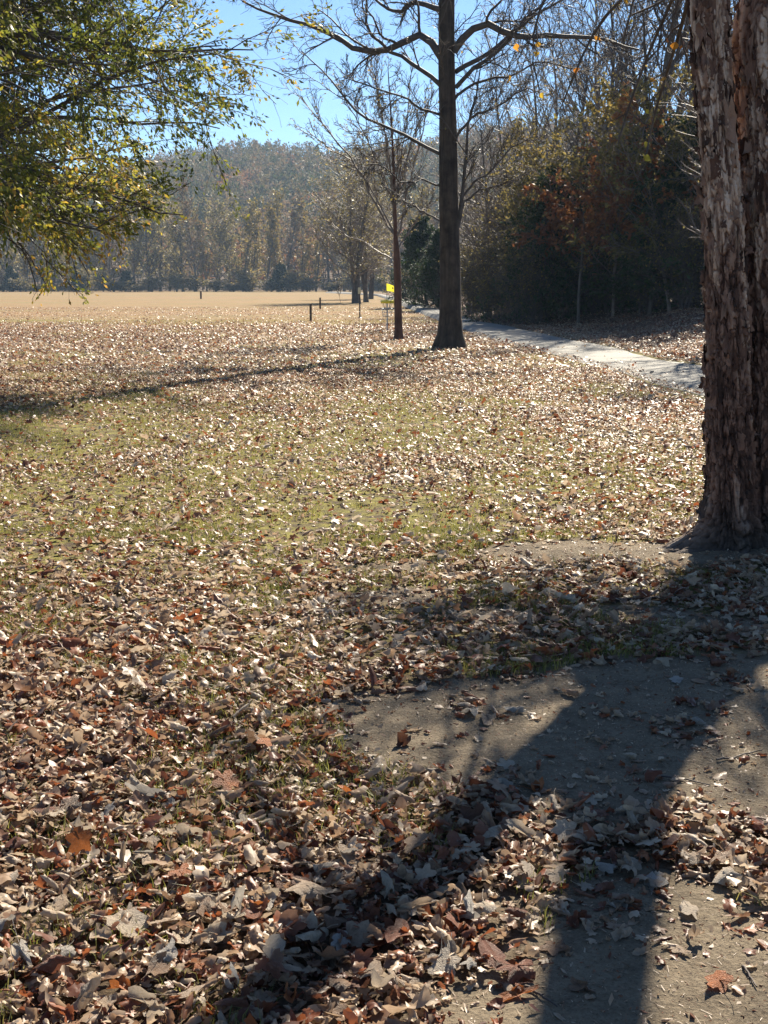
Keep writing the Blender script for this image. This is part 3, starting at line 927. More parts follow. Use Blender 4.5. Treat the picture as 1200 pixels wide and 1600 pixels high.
# upper stems and crown above the frame
rg = np.random.default_rng(77)
endL, endR = np.array(pathL[-1]), np.array(pathR[-1])
upL = resample([endL, endL + [-.10, .0, .9], endL + [-.4, .1, 2.2], endL + [-.9, .3, 4.2], endL + [-1.2, .5, 6.0]], 16)
upR = resample([endR, endR + [.16, .0, .9], endR + [.42, .1, 2.2], endR + [.7, .5, 4.4], endR + [1.0, .9, 6.5]], 16)
upB = resample([[.42, .42, -.05], [.55, .8, 1.0], [.75, 1.4, 2.2], [1.0, 2.1, 3.4], [1.35, 3.0, 4.6], [1.8, 4.0, 5.6]], 16)  # unseen rear stem, added to darken the ground in front of the tree
UP = np.stack([upL, upR, upB]); UR = np.stack([np.linspace(.11, .03, 16), np.linspace(.145, .04, 16), np.linspace(.075, .03, 16)])
L1, R1 = spawn(rg, UP, UR, 14, .25, .97, 1.05, .42, 8, .14, .04, .5, .012)
wp = L1 + bo
_, qy, qz = proj(wp[..., 0], wp[..., 1], wp[..., 2])
keep_ = ~((qy > -40) & (qz > 0)).any(1)
L1, R1 = L1[keep_], R1[keep_]
sh = np.stack([resample(np.array(l) + (np.linspace(0, 1, len(l))[:, None] * [.9, .7, 0]) - bo, 8) for l in (
    [(3.45, 10.5, 4.3), (3.1, 11.6, 5.0), (2.5, 12.7, 5.5), (2.0, 13.6, 6.0)], [(3.5, 10.6, 4.4), (3.5, 11.8, 5.2), (3.2, 13.0, 5.9), (3.0, 14.2, 6.6)],
    [(3.7, 11.0, 4.6), (3.9, 12.2, 5.4), (3.9, 13.6, 6.3), (4.0, 15.0, 7.0)], [(3.3, 10.2, 4.1), (2.7, 11.1, 4.7), (2.0, 11.9, 5.1), (1.4, 12.5, 5.4)],
    [(3.8, 11.3, 4.8), (4.3, 12.4, 5.4), (4.6, 13.4, 6.0), (4.8, 14.4, 6.4)])])
L1 = np.concatenate([L1, sh]); R1 = np.concatenate([R1, np.repeat(np.linspace(.055, .012, 8)[None], 5, 0)])  # these extra limbs are out of view, added to shade the soil
# limbs that droop into the picture at the upper right
DR = [[(1085, -150, 8.0), (1040, -70, 8.3), (985, -15, 8.6), (935, 40, 8.9), (900, 110, 9.0), (880, 160, 9.1)],
      [(1060, -170, 7.9), (960, -110, 8.5), (890, -60, 8.8), (850, 0, 9.0), (832, 62, 9.0), (834, 108, 9.0), (843, 140, 9.0)],
      [(1090, -100, 8.3), (1050, 0, 8.8), (1015, 80, 9.1), (985, 160, 9.2), (965, 225, 9.2)],
      [(1090, -60, 8.5), (1065, 40, 8.9), (1040, 120, 9.3), (1020, 190, 9.5), (1010, 240, 9.5)],
      [(1085, -200, 8.1), (950, -150, 9.2), (850, -120, 10.0), (740, -60, 10.5), (690, 10, 10.6)]]
DP = np.stack([resample([bp(*q) for q in l], 12) for l in DR]); DRr = np.stack([np.linspace(.018, .005, 12)] * 5)
D2, D2r = spawn(rg, DP, DRr, 9, .25, .98, .7, .22, 6, .16, -.06, .6, .003)
D3, D3r = spawn(rg, D2, D2r, 4, .2, .98, .7, .5, 5, .18, -.03, .7, .0022)
L2, R2_ = spawn(rg, L1, R1, 9, .15, .98, .8, .45, 7, .15, .02, .55, .007)
wp = L2 + bo
_, qy, qz = proj(wp[..., 0], wp[..., 1], wp[..., 2])
keep_ = ~((qy > -15) & (qz > 0)).any(1)
L2, R2_ = L2[keep_], R2_[keep_]
L3, R3 = spawn(rg, L2, R2_, 8, .15, .98, .75, .42, 5, .16, .0, .6, .004)
crown = obj('crown', mk_mesh('crown', [tubes(UP, UR, 12), tubes(L1, R1, 7), tubes(L2, R2_, 5), tubes(L3, R3, 3), tubes(DP, DRr, 6), tubes(D2, D2r, 4), tubes(D3, D3r, 3)], M_TWIG), big)
lp, lt = along_points(rg, L3, 1)
wp = lp + bo
_, qy, qz = proj(wp[:, 0], wp[:, 1], wp[:, 2])
k = (rg.random(len(lp)) < np.where((lp[:, 1] > 3.0), .75, .22)) & (qy < -8)
lp, lt = lp[k], lt[k]
dp_, dt_ = along_points(rg, D3, 1)
k = rg.random(len(dp_)) < .15
V1, F1 = leaf_quads(rg, lp, rg.uniform(.06, .11, len(lp)), .75, .4, lt, .1)
V2, F2 = ovate_leaves(rg, dp_[k], rg.uniform(.035, .062, k.sum()))
SA, SAR = spawn(rg, sh, np.repeat(np.linspace(.055, .012, 8)[None], 5, 0), 12, .15, .98, .9, .45, 6, .15, .0, .5, .008)
SB, SBR = spawn(rg, SA, SAR, 8, .15, .98, .8, .5, 5, .15, .0, .6, .005)
sp, st_ = along_points(rg, SB, 5)
wp = sp + bo
_, qy, qz = proj(wp[:, 0], wp[:, 1], wp[:, 2])
gs = wp[:, 2] / .767
sx_, sy_ = wp[:, 0] - .358 * gs, wp[:, 1] - .934 * gs        # where its shade falls
sp = sp[(qy < -20) & (sx_ > rg.normal(size=len(sp)) * .2) & (sy_ > 5.7 + rg.normal(size=len(sp)) * .2) & (sy_ < 8.0 + rg.normal(size=len(sp)) * .3) & (fbm(sx_ * 1.6, sy_ * 1.2, o=2) > .40)]  # keeps only leaves whose shade lands left of the trunk foot
V3, F3_ = leaf_quads(rg, sp, rg.uniform(.07, .13, len(sp)), .75, .2)
obj('shade_branches', mk_mesh('shade_branches', [tubes(SA, SAR, 4), tubes(SB, SBR, 3)], M_TWIG), crown)  # unseen branches added above the frame for dappled shade
obj('shade_leaves', mk_mesh('shade_leaves', [(V3, F3_)], M_RUST, {'rnd': [np.repeat(rg.random(len(sp)), 4)]}), crown)  # unseen leaves added to thicken that dappled shade
obj('leaves', mk_mesh('leaves', [(V1, F1), (V2, F2)], M_BRIGHT, {'rnd': [np.repeat(rg.random(len(lp)), 4), np.repeat(rg.random(k.sum()), 9)]}), crown)
# ------------------------------------------------------------------ the dark bare tree in the middle
def explicit_tree(name, label, base_px, D, trunk_px, trunk_r, limbs, seed, barkm, twigm, children, flare, leaves=None, leafm=None, leafn=0.0, depth=1.6, lsize=(.06, .1), sides=16):
    rg = np.random.default_rng(seed)
    bx, by = gp(*base_px)[0], D
    b0 = at(base_px[0], base_px[1], D); b0[2] = 0
    z0 = float(gz(b0[0], b0[1]))
    root = thing(name, label, 'tree', (b0[0], b0[1], z0))
    b0[2] = z0
    T = resample([at(x, y, D) - b0 for x, y in trunk_px], 40)
    T[0, 2] = -.12
    s = T[:, 2]
    R = np.interp(s, *trunk_r)
    R = R * (1 + flare[0] * np.exp(-np.maximum(s, 0) / flare[1]))
    na = 40
    V, F = tubes(T[None], R[None], na)
    Vr = V.reshape(40, na, 3)
    th = np.arange(na) * 2 * math.pi / na
    f = 1 + .5 * flare[0] * np.exp(-np.maximum(s, 0) / flare[1])[:, None] * (np.cos(5 * th + seed)[None] + .6 * np.cos(3 * th)[None]) * .5 + .05 * (vnoise(np.cos(th)[None] * 3 + s[:, None] * 1.5, np.sin(th)[None] * 3 + 0 * s[:, None]) - .5)
    Vr = T[:, None] + (Vr - T[:, None]) * f[..., None]
    obj('trunk', mk_mesh('trunk', [(Vr, F)], barkm), root)
    pcs = []; LP_, LR_ = [], []
    for l, r in limbs:
        m = len(l); dz = np.linspace(0, 1, m) * rg.uniform(-depth, depth)
        P = resample([at(x, y, D + d) - b0 for (x, y), d in zip(l, dz)], 14)
        P[1:] += rg.normal(size=(13, 3)) * .02
        LP_.append(P); LR_.append(np.linspace(r, max(r * .22, .012), 14))
    LPa, LRa = np.stack(LP_), np.stack(LR_)
    pcs.append(tubes(LPa, LRa, 8))
    last = None
    P_, R_ = LPa, LRa
    Ptop = np.stack([T]); Rtop = np.stack([R])
    ext = [(P_, R_)]
    for (m, t0, ang, lr, nseg, jit, trop, rr, rmin, fall, k) in children:
        P_, R_ = spawn(rg, P_, R_, m, t0, .99, ang, lr, nseg, jit, trop, rr, rmin, fall)
        pcs.append(tubes(P_, R_, k)); last = (P_, R_); ext.append((P_, R_))
    # extra shoots from the trunk itself
    Tn = T[12:]; Rn = R[12:]
    S1, SR1 = spawn(rg, Tn[None], Rn[None], 26, .1, .98, 1.0, .16, 7, .15, .05, .10, .012)
    S2, SR2 = spawn(rg, S1, SR1, 8, .2, .98, .7, .42, 6, .16, .03, .6, .008)
    S3, SR3 = spawn(rg, S2, SR2, 5, .2, .98, .7, .5, 5, .16, .02, .7, .006)
    pcs += [tubes(S1, SR1, 5), tubes(S2, SR2, 4), tubes(S3, SR3, 3)]
    cr = obj('crown', mk_mesh('crown', pcs, twigm), root)
    if leafm:
        lp, lt = along_points(rg, last[0], 1)
        k = rg.random(len(lp)) < leafn
        V, F = leaf_quads(rg, lp[k], rg.uniform(*lsize, k.sum()), .6, .5, lt[k])
        obj('leaves', mk_mesh('leaves', [(V, F)], leafm, {'rnd': [np.repeat(rg.random(k.sum()), 4)]}), cr)
    return root

Dm = gp(703, 545)[1]
up_px = [(703, 549), (704, 520), (704, 450), (703, 400), (701, 300), (700, 200), (698, 100), (698, 0), (700, -120), (706, -300), (704, -640)]
limbs_m = [
    ([(690, 90), (672, 62), (651, 54), (617, 75), (559, 77), (534, 62), (476, 37), (420, 20), (380, 0)], 0.109),
    ([(688, 133), (647, 100), (605, 77), (576, 50), (572, 0), (560, -60)], 0.063),
    ([(687, 240), (647, 217), (605, 198), (559, 175), (505, 112), (470, 80)], 0.050),
    ([(690, 15), (660, 6), (640, 6), (626, 19), (600, 10), (560, -30)], 0.076),
    ([(709, 80), (730, 50), (763, 40), (792, 54), (838, 58), (880, 56), (940, 62), (1000, 80)], 0.109),
    ([(712, 112), (755, 88), (797, 54), (851, 0), (890, -60)], 0.067),
    ([(712, 137), (742, 104), (780, 79), (826, 30), (880, 0), (940, -20)], 0.063),
    ([(714, 358), (722, 308), (728, 258), (730, 200), (747, 137), (752, 90)], 0.059),
    ([(720, 310), (740, 285), (767, 267), (797, 233), (830, 215)], 0.034),
    ([(690, 346), (670, 335), (651, 325), (630, 312), (600, 290)], 0.029),
    ([(704, 165), (726, 140), (760, 125), (800, 118), (850, 95), (900, 110)], 0.042),
    ([(712, 215), (740, 180), (775, 170), (820, 140), (850, 150)], 0.038),
    ([(690, 180), (660, 170), (625, 150), (590, 140), (540, 120)], 0.038),
    ([(690, 290), (660, 280), (630, 285), (600, 262), (570, 255)], 0.029),
    ([(716, 330), (745, 300), (780, 290), (820, 270)], 0.034),
    ([(698, -40), (650, -90), (590, -110), (520, -90), (450, -80)], 0.101),
    ([(700, -60), (760, -120), (840, -130), (920, -100)], 0.101),
    ([(702, -150), (640, -220), (560, -260)], 0.092), ([(704, -180), (780, -260), (860, -300)], 0.092), ([(704, -260), (670, -360), (640, -440)], 0.076), ([(706, -280), (740, -380), (790, -450)], 0.076),
    ([(705, -330), (640, -420), (560, -480)], 0.084), ([(705, -400), (780, -480), (850, -520)], 0.084), ([(704, -470), (650, -560), (600, -640)], 0.067)]  # high limbs out of view, added to cast shadow bands on the lawn
explicit_tree('bare_shade_tree', 'tall dark straight-trunked bare tree standing in leaves beside the path', (703, 546), Dm, up_px,
              ([0, 1, 3, 6, 9, 13, 18], [.30, .285, .26, .225, .20, .17, .05]), limbs_m, 5, M_BARK_DARK, M_TWIG,  # upper trunk widened out of view for a broader shadow
              [(11, .12, .75, .32, 8, .14, .03, .45, .013, .4, 5), (8, .15, .7, .45, 6, .17, .02, .55, .009, .35, 4), (5, .15, .7, .55, 5, .18, .0, .7, .0065, .35, 3)],
              (.62, .32), None, M_YELLOWF, .05)

# slim flaky-barked tree left of it
Db = gp(623, 532)[1]
b_px = [(623, 534), (622, 480), (621, 430), (620, 396), (618, 367), (616, 292), (612, 200), (606, 104)]
limbs_b = [
    ([(617, 367), (605, 354), (580, 304), (547, 246), (505, 195), (470, 150)], 0.040),
    ([(618, 372), (626, 354), (638, 292), (655, 230), (668, 170)], 0.036),
    ([(618, 360), (612, 292), (603, 220), (590, 150), (575, 100)], 0.036),
    ([(617, 350), (622, 280), (634, 200), (640, 130)], 0.032),
    ([(617, 365), (598, 330), (560, 262), (520, 235), (478, 205)], 0.032),
    ([(611, 404), (590, 392), (568, 378), (547, 371), (520, 350)], 0.022),
    ([(624, 385), (640, 360), (662, 330), (680, 300)], 0.022),
    ([(616, 330), (596, 270), (565, 200), (530, 140)], 0.025),
    ([(616, 320), (630, 260), (655, 190), (680, 140)], 0.025),
    ([(614, 290), (600, 200), (585, 120), (580, 85)], 0.025)]
explicit_tree('slim_bare_tree', 'slim reddish flaky-barked tree with upswept twigs beside the disc golf basket', (623, 533), Db, b_px,
              ([0, 2.5, 3.2, 8], [.125, .105, .06, .012]), limbs_b, 9, M_BARK_RED, M_TWIG_PALE,
              [(12, .15, .42, .30, 7, .10, .06, .5, .011, .4, 4), (7, .15, .45, .45, 5, .12, .04, .6, .0075, .35, 3), (3, .2, .5, .5, 4, .14, .03, .7, .006, .4, 3)],
              (.45, .15), None, M_OLIVE, .26, 1.2)

# ------------------------------------------------------------------ the leafy oak whose trunk stands outside the frame
rg = np.random.default_rng(21)
oakp = np.array([-8.4, 20.5, 0.0])
oak = thing('leafy_oak_tree', 'spreading tree with narrow green and gold leaves overhanging the meadow', 'tree', tuple(oakp))
OT = resample([[0, 0, -.1], [.05, 0, 2], [.1, .1, 5], [.15, 0, 9], [.1, .1, 12.5]], 24)
ORr = np.interp(OT[:, 2], [0, .4, 3, 8, 12.5], [.46, .36, .3, .2, .04])
obj('trunk', mk_mesh('trunk', [tubes(OT[None], ORr[None], 20)], M_BARK_DARK), oak)
lim, lrad = [], []
nl = 135
for q in range(nl):
    h = 2.7 + 7.8 * ((q + rg.random()) / nl)
    az = math.radians(rg.uniform(-115, 75)) if rg.random() < .8 else rg.uniform(0, 6.283)
    elv = math.radians(-8 + 34 * (h - 2) / 9 + rg.normal() * 5)
    reach = 6.0 * (1 - .055 * max(0, h - 5)) * rg.uniform(.82, 1.08)
    if h < 3.2: reach *= .86
    i = np.interp(h, OT[:, 2], np.arange(24)); p0 = OT[int(i)]
    p0 = np.array([p0[0], p0[1], h])
    P = line_grow(rg, p0, [math.cos(az) * math.cos(elv), math.sin(az) * math.cos(elv), math.sin(elv) + .16], reach, 14, .11, -.03)
    lim.append(P); lrad.append(np.linspace(.06 if q % 5 else .085, .010, 14))
lim, lrad = np.stack(lim), np.stack(lrad)
A1, AR1 = spawn(rg, lim, lrad, 13, .3, .99, .75, .26, 6, .12, -.03, .5, .009, .25)
A2, AR2 = spawn(rg, A1, AR1, 7, .12, .99, .65, .45, 4, .14, -.06, .6, .005, .25)
def oak_floor(P):                       # the browse line: no spray hangs below it
    wx = P[..., 0] + oakp[0]
    return 1.5 + 1.15 * smooth(-5.2, -3.4, wx) + .5 * (vnoise(P[..., 0] * .9, P[..., 1] * .9) - .5)
def above(P): return ~(P[..., 2] < oak_floor(P)).any(1)
k_ = above(lim); lim, lrad = lim[k_], lrad[k_]
k_ = above(A1); A1, AR1 = A1[k_], AR1[k_]
k_ = above(A2); A2, AR2 = A2[k_], AR2[k_]
crown = obj('crown', mk_mesh('crown', [tubes(lim, lrad, 7), tubes(A1, AR1, 4), tubes(A2, AR2, 3)], M_TWIG), oak)
p, t = along_points(rg, A2, 17)
p1, t1 = along_points(rg, A1, 10)
p = np.vstack([p, p1]); t = np.vstack([t, t1])
p = p + rg.normal(size=p.shape) * .035
cl = fbm(p[:, 0] * .6 + 4, p[:, 1] * .6, p[:, 2] * .6, 3)
cl2 = fbm(p[:, 0] * 1.6 + 4, p[:, 1] * 1.6 + 7, p[:, 2] * 1.6, 2)
k = rg.random(len(p)) < np.clip(.34 + 4.5 * (cl2 - .44), .06, 1)
p, t, cl = p[k], t[k], cl[k]
warm = smooth(.40, .62, cl) * .4 + .25 * smooth(4.0, 1.6, p[:, 2])
V, F = leaf_quads(rg, p, rg.uniform(.06, .115, len(p)), .46, .35, t, .10)
obj('leaves', mk_mesh('leaves', [(V, F)], M_LEFT, {'rnd': [np.repeat(np.clip(rg.random(len(p)) * .62 + warm, 0, 1), 4)]}), crown)
print('oak leaves', len(p))

# ------------------------------------------------------------------ tree kinds that repeat
def generic_tree(name, label, seed, H, r0, start, levels, barkm, twigm, leafm=None, per=0, keep=1.0, lsize=(.1, .2), aspect=.5, multi=1, l1len=.42, ang1=.9, trop=.05, group=None, sprays=None, cat='tree'):
    rg = np.random.default_rng(seed)
    root = thing(name, label, cat, (0, 0, 0), group)
    T, R = [], []
    for q in range(multi):
        d = [rg.normal() * (.12 if multi > 1 else .03), rg.normal() * (.12 if multi > 1 else .03), 1]
        hh = H * (1 if q == 0 else rg.uniform(.75, .98))
        P = line_grow(rg, [rg.normal() * .12 * (multi > 1), rg.normal() * .12 * (multi > 1), -.25], d, hh + .25, 14, .05, .05)
        T.append(P); R.append(np.interp(np.linspace(0, 1, 14), [0, .06, .5, 1], [r0 * 1.4, r0, r0 * .62, r0 * .08]))
    T, R = np.stack(T), np.stack(R)
    obj('trunk', mk_mesh('trunk', [tubes(T, R, 9)], barkm), root)
    P_, R_ = T, R; pcs = []
    hs = [T]
    for q, (m, ang, lr, nseg, jit, tr, rr, rmin, fall, k) in enumerate(levels):
        P_, R_ = spawn(rg, P_, R_, m, start if q == 0 else .12, .98, ang, lr, nseg, jit, tr, rr, rmin, fall)
        pcs.append(tubes(P_, R_, k))
    crown = obj('crown', mk_mesh('crown', pcs, twigm), root)
    if leafm:
        p, t = along_points(rg, P_, per)
        kk = rg.random(len(p)) < keep
        p, t = p[kk], t[kk]
        V, F = leaf_quads(rg, p, rg.uniform(*lsize, len(p)), aspect, .3, t, .08)
        cl = fbm(p[:, 0] * .9, p[:, 1] * .9, p[:, 2] * .9, 2)
        obj('leaves', mk_mesh('leaves', [(V, F)], leafm, {'rnd': [np.repeat(np.clip(rg.random(len(p)) * .7 + .6 * (cl - .3), 0, 1), 4)]}), crown)
    return root

def place(root, used, px_, py_or_D, sc=1.0, rz=0.0, label=None, group=None, X=None, dz=0.0):
    """the first call moves the prototype itself, later ones copy it with all of its parts"""
    if X is None:
        D = py_or_D
        x = at(px_, 444, D)[0]; y = D
    else:
        x, y = X, py_or_D
    loc = (x, y, float(gz(x, y)) + dz)
    s = sc if hasattr(sc, '__len__') else (sc, sc, sc)
    if root.name not in used:
        used.add(root.name)
        root.location = loc; root.rotation_euler = (0, 0, rz); root.scale = s
        if label: root['label'] = label
        if group: root['group'] = group
        return root
    return copy_tree(root, loc, rz, s, label, group)
used = set()

# meadow trees beyond the basket
mid = generic_tree('meadow_tree', 'x', 31, 12.4, .15, .18, [(20, .75, .42, 8, .10, .06, .45, .022, .45, 5), (9, .7, .42, 6, .13, .03, .55, .013, .4, 4), (5, .7, .45, 5, .15, .0, .6, .009, .4, 3)],
                   M_BARK_GREY, M_TWIG_PALE, M_OLIVE, 2, .55, (.13, .24), .45, multi=3)
place(mid, used, 557, 116, (1.45, 1.45, 1), .3, 'round-crowned many-stemmed tree with sparse olive leaves behind the sign post', 'trees in the far part of the meadow')
place(mid, used, 570, 124, (1.3, 1.3, 1.0), 2.1, 'olive-leaved round tree standing just behind the sign post tree', 'trees in the far part of the meadow')
place(mid, used, 580, 150, (1.2, 1.2, .95), 4.0, 'olive-leaved tree right beside the far end of the path', 'trees in the far part of the meadow')
sap = generic_tree('sapling', 'thin bare sapling standing alone in the tan meadow', 33, 1.5, .018, .45, [(16, .6, .5, 5, .1, .05, .6, .010, .3, 3), (5, .6, .5, 4, .1, .05, .7, .008, .3, 3)], M_TWIG, M_TWIG, cat='sapling')
place(sap, used, 532, 118)

# cedars
cedar = generic_tree('cedar_tree', 'x', 41, 7.0, .12, .02, [(95, 1.15, .40, 6, .07, .10, .35, .02, .86, 4), (11, .65, .38, 4, .12, .05, .5, .008, .4, 3), (5, .6, .5, 3, .1, .03, .6, .006, .3, 3)],
                     M_BARK_DARK, M_TWIG, M_CEDAR, 6, 1.0, (.10, .20), .42)
cedar2 = generic_tree('cedar_tree', 'x', 43, 6.0, .12, .02, [(85, 1.25, .52, 6, .09, .06, .35, .02, .80, 4), (11, .7, .38, 4, .12, .03, .5, .008, .4, 3), (5, .6, .5, 3, .1, .0, .6, .006, .3, 3)],
                      M_BARK_DARK, M_TWIG, M_CEDAR, 6, 1.0, (.10, .20), .42)
G_C = 'dark cedars along the far side of the path'
CED = [(cedar, 668, 95.0, (1.0, 1.0, .92), 'narrow dark evergreen beyond the path, left of the dark bare trunk'), (cedar, 688, 84.0, (.8, .8, .72), 'dark evergreen directly behind the dark bare trunk'),
       (cedar2, 858, 55.0, (.8, .8, 1.0), 'dark evergreen at the path bend with a slim pale stem before it'), (cedar, 905, 58.8, (1.1, 1.1, .85), 'dark cedar under the rust-orange branch'),
       (cedar2, 945, 57.6, (1.2, 1.2, 1.1), 'dark cedar left of the tall grey trunk'), (cedar, 1040, 53.1, (1.3, 1.3, 1.0), 'dark cedar between the tall grey trunk and the peeling trunk'),
       (cedar2, 1090, 49.7, (1.2, 1.2, 1.15), 'dark cedar half hidden by the peeling trunk'), (cedar, 985, 62.1, (1.5, 1.5, 1.15), 'tall dark cedar behind the tall grey trunk'),
       (cedar2, 1165, 49.7, (1.2, 1.2, 1.2), 'dark cedar behind the peeling trunk'), (cedar2, 885, 70.1, (1.2, 1.2, 1.15), 'taller dark cedar behind the path bend'), (cedar2, 1020, 67.8, (1.4, 1.4, 1.35), 'tallest dark cedar, deep behind the grey trunk'),
       (cedar, 640, 150.0, (1.0, 1.0, .8), 'small dark evergreen by the far end of the path')]
for q, (pr, x, D, s, lab) in enumerate(CED):
    place(pr, used, x, D, s, q * 1.3, lab, G_C)

# bare woodland trees on the right
bareA = generic_tree('woodland_tree', 'x', 51, 15.0, .20, .22, [(24, .75, .36, 9, .10, .05, .5, .025, .5, 6), (10, .7, .42, 7, .13, .04, .55, .014, .4, 4), (6, .7, .45, 5, .15, .02, .6, .008, .4, 3), (2, .7, .5, 4, .15, .02, .7, .0055, .4, 3)],
                     M_BARK_GREY, M_TWIG, M_BRUSHL, 1, .07, (.06, .10), .7)
bareB = generic_tree('woodland_tree', 'x', 53, 11.0, .12, .15, [(26, .65, .40, 8, .12, .06, .5, .02, .5, 5), (10, .65, .42, 6, .14, .04, .55, .012, .4, 4), (6, .7, .45, 5, .16, .02, .6, .007, .4, 3)],
                     M_BARK_GREY, M_TWIG_PALE, M_OLIVE, 1, .2, (.06, .10), .7)
G_B = 'bare trees of the wood right of the path'
BARE = [(bareA, 990, 57.6, 1.35, 'tall grey-trunked bare tree rising above the cedars left of the peeling trunk'), (bareB, 765, 66.0, 1.0, 'bare thicket tree just right of the dark bare trunk'), (bareB, 815, 60.0, 1.15, 'bare tree above the brush at the path bend'),
        (bareA, 870, 74.6, 1.0, 'tall bare tree behind the path bend'), (bareA, 1070, 61.0, 1.3, 'tall bare tree showing beside the peeling trunk'), (bareB, 925, 63.3, 1.5, 'pale-twigged bare tree behind the rust-leaved branch'),
        (bareB, 745, 90.0, 1.0, 'distant bare tree seen past the dark trunk along the path'), (bareA, 925, 81.4, 1.25, 'grey bare tree deep in the wood behind the cedars'), (bareB, 718, 110.0, 1.1, 'bare tree on the far path side, behind the dark trunk'),
        (bareA, 1150, 65.5, 1.3, 'bare tree behind the forked peeling trunk'), (bareB, 790, 80.0, 1.3, 'bare tree in the hazy brush along the path'), (bareB, 1035, 70.1, 1.7, 'pale-twigged tree behind the tall grey trunk'), (bareB, 965, 74.6, 1.75, 'tall pale-twigged tree left of the tall grey trunk'),
        (bareB, 735, 130.0, 1.3, 'far bare tree above the bend of the path'), (bareB, 845, 85.0, 1.6, 'bare tree behind the hazy brush, left of the cedars'), (bareB, 1160, 35.0, 1.0, 'added bare tree behind the peeling trunk, shading the path'), (bareB, 1190, 30.0, .85, 'smaller added bare tree hidden by the peeling trunk, shading the path'), (bareB, 1125, 53.1, 1.35, 'added bare tree shading the path, hidden low down by the peeling trunk')]  # last three trees are added to throw shade across the path
for q, (pr, x, D, s, lab) in enumerate(BARE):
    place(pr, used, x, D, s, q * 2.1, lab, G_B)

# rust-leaved understorey oak and green-yellow undergrowth trees
rust = generic_tree('rust_leaved_tree', 'x', 61, 4.6, .06, .35, [(13, 1.15, .5, 7, .08, -.01, .5, .015, .4, 5), (8, .7, .42, 5, .12, -.02, .55, .008, .4, 3), (5, .6, .5, 4, .12, -.02, .6, .005, .3, 3)], M_BARK_GREY, M_TWIG, M_RUST, 9, .8, (.10, .18), .65)
place(rust, used, 950, 55, (1.5, 1.5, 1.35), .4, 'young tree with rust-orange leaves in front of the dark cedars', 'rust-leaved saplings')
place(rust, used, 1015, 49.5, (1.4, 1.4, 1.4), 2.6, 'young rust-leaved tree beside the tall grey trunk', 'rust-leaved saplings')
place(rust, used, 905, 51.5, (1.25, 1.25, 1.3), 4.4, 'smaller rust-leaved tree in front of the evergreens nearest the path bend', 'rust-leaved saplings')
under = generic_tree('understorey_tree', 'x', 63, 5.4, .05, .2, [(22, .9, .46, 7, .12, .02, .5, .014, .4, 5), (9, .7, .42, 5, .14, .0, .55, .008, .4, 3), (6, .7, .5, 4, .15, .0, .6, .005, .3, 3)], M_TWIG_PALE, M_TWIG_PALE, M_BRUSHL, 5, .75, (.07, .14), .6)
for q, (x, D, s, lab) in enumerate([(830, 57.0, 1.2, 'leafy understorey tree at the path bend right of the dark trunk'), (1050, 48.6, 1.4, 'olive understorey tree before the cedars beside the peeling trunk'), (960, 52.5, 1.45, 'olive understorey tree in front of the tall grey trunk'),
                                    (800, 64.0, 1.2, 'understorey tree in the brush between dark trunk and cedars'), (1135, 46.3, 1.4, 'understorey tree behind the fork of the peeling trunk'), (885, 55.9, 1.35, 'understorey tree left of the rust-leaved sapling')]):
    place(under, used, x, D, s, q * 1.7, lab, 'understorey trees along the wood edge')
# pale leaning stems in front of the cedars
rg = np.random.default_rng(71)
stem = thing('leaning_sapling', 'slim pale curved sapling stem in front of the dark evergreens', 'sapling', (*at(879, 444, 56)[:2], 0))
b0 = np.array(stem.location); b0[2] = 0
P = resample([at(879, 512, 56) - b0, at(872, 485, 56) - b0, at(866, 450, 56) - b0, at(866, 415, 56.1) - b0, at(872, 380, 56.3) - b0, at(880, 350, 56.6) - b0], 16)
P[0, 2] = 0
obj('trunk', mk_mesh('trunk', [tubes(P[None], np.linspace(.075, .02, 16)[None], 8)], M_TWIG_PALE), stem)
Q, QR = spawn(rg, P[None], np.linspace(.075, .02, 16)[None], 12, .45, .99, .7, .3, 6, .12, .04, .5, .006)
Q2, QR2 = spawn(rg, Q, QR, 5, .2, .99, .7, .45, 5, .14, .0, .6, .004)
obj('crown', mk_mesh('crown', [tubes(Q, QR, 4), tubes(Q2, QR2, 3)], M_TWIG_PALE), stem)

# brush thickets
brush = generic_tree('brush_thicket', 'x', 81, 2.8, .02, .1, [(16, .7, .5, 6, .15, .02, .6, .010, .3, 4), (7, .7, .5, 5, .18, .0, .6, .007, .3, 3), (5, .7, .5, 4, .2, .0, .7, .005, .3, 3)], M_TWIG, M_TWIG, M_BRUSHL, 1, .6, (.06, .11), .6, multi=8, cat='shrub')
BR = [(735, 70.0, 1.1, 'grey-brown brush just right of the dark bare trunk'), (760, 64.0, 1.1, 'bare brush by the path past the dark trunk'), (782, 60.0, 1.1, 'brush with yellowish leaves at the path edge'), (812, 57.0, 1.1, 'tangled brush at the path bend'),
      (838, 54.0, 1.0, 'low brush at the feet of the dark evergreens'), (715, 92.0, 1.3, 'distant brush behind the dark trunk'), (800, 70.0, 1.7, 'tall brush behind the path bend'), (760, 82.0, 1.7, 'tall hazy brush right of the dark trunk'),
      (925, 54.8, 1.0, 'brush under the rust-leaved sapling'), (1010, 50.8, 1.1, 'brush at the foot of the tall grey trunk'), (1070, 46.9, 1.1, 'brush left of the peeling trunk across the path'), (655, 130.0, 1.3, 'brush near the far end of the path'), (835, 62.0, 1.9, 'tall brush behind the evergreens'), (785, 95.0, 2.2, 'tallest brush, far along the path')]
for q, (x, D, s, lab) in enumerate(BR):
    place(brush, used, x, D, s, q * 1.9, lab, 'brush along the far side of the path')

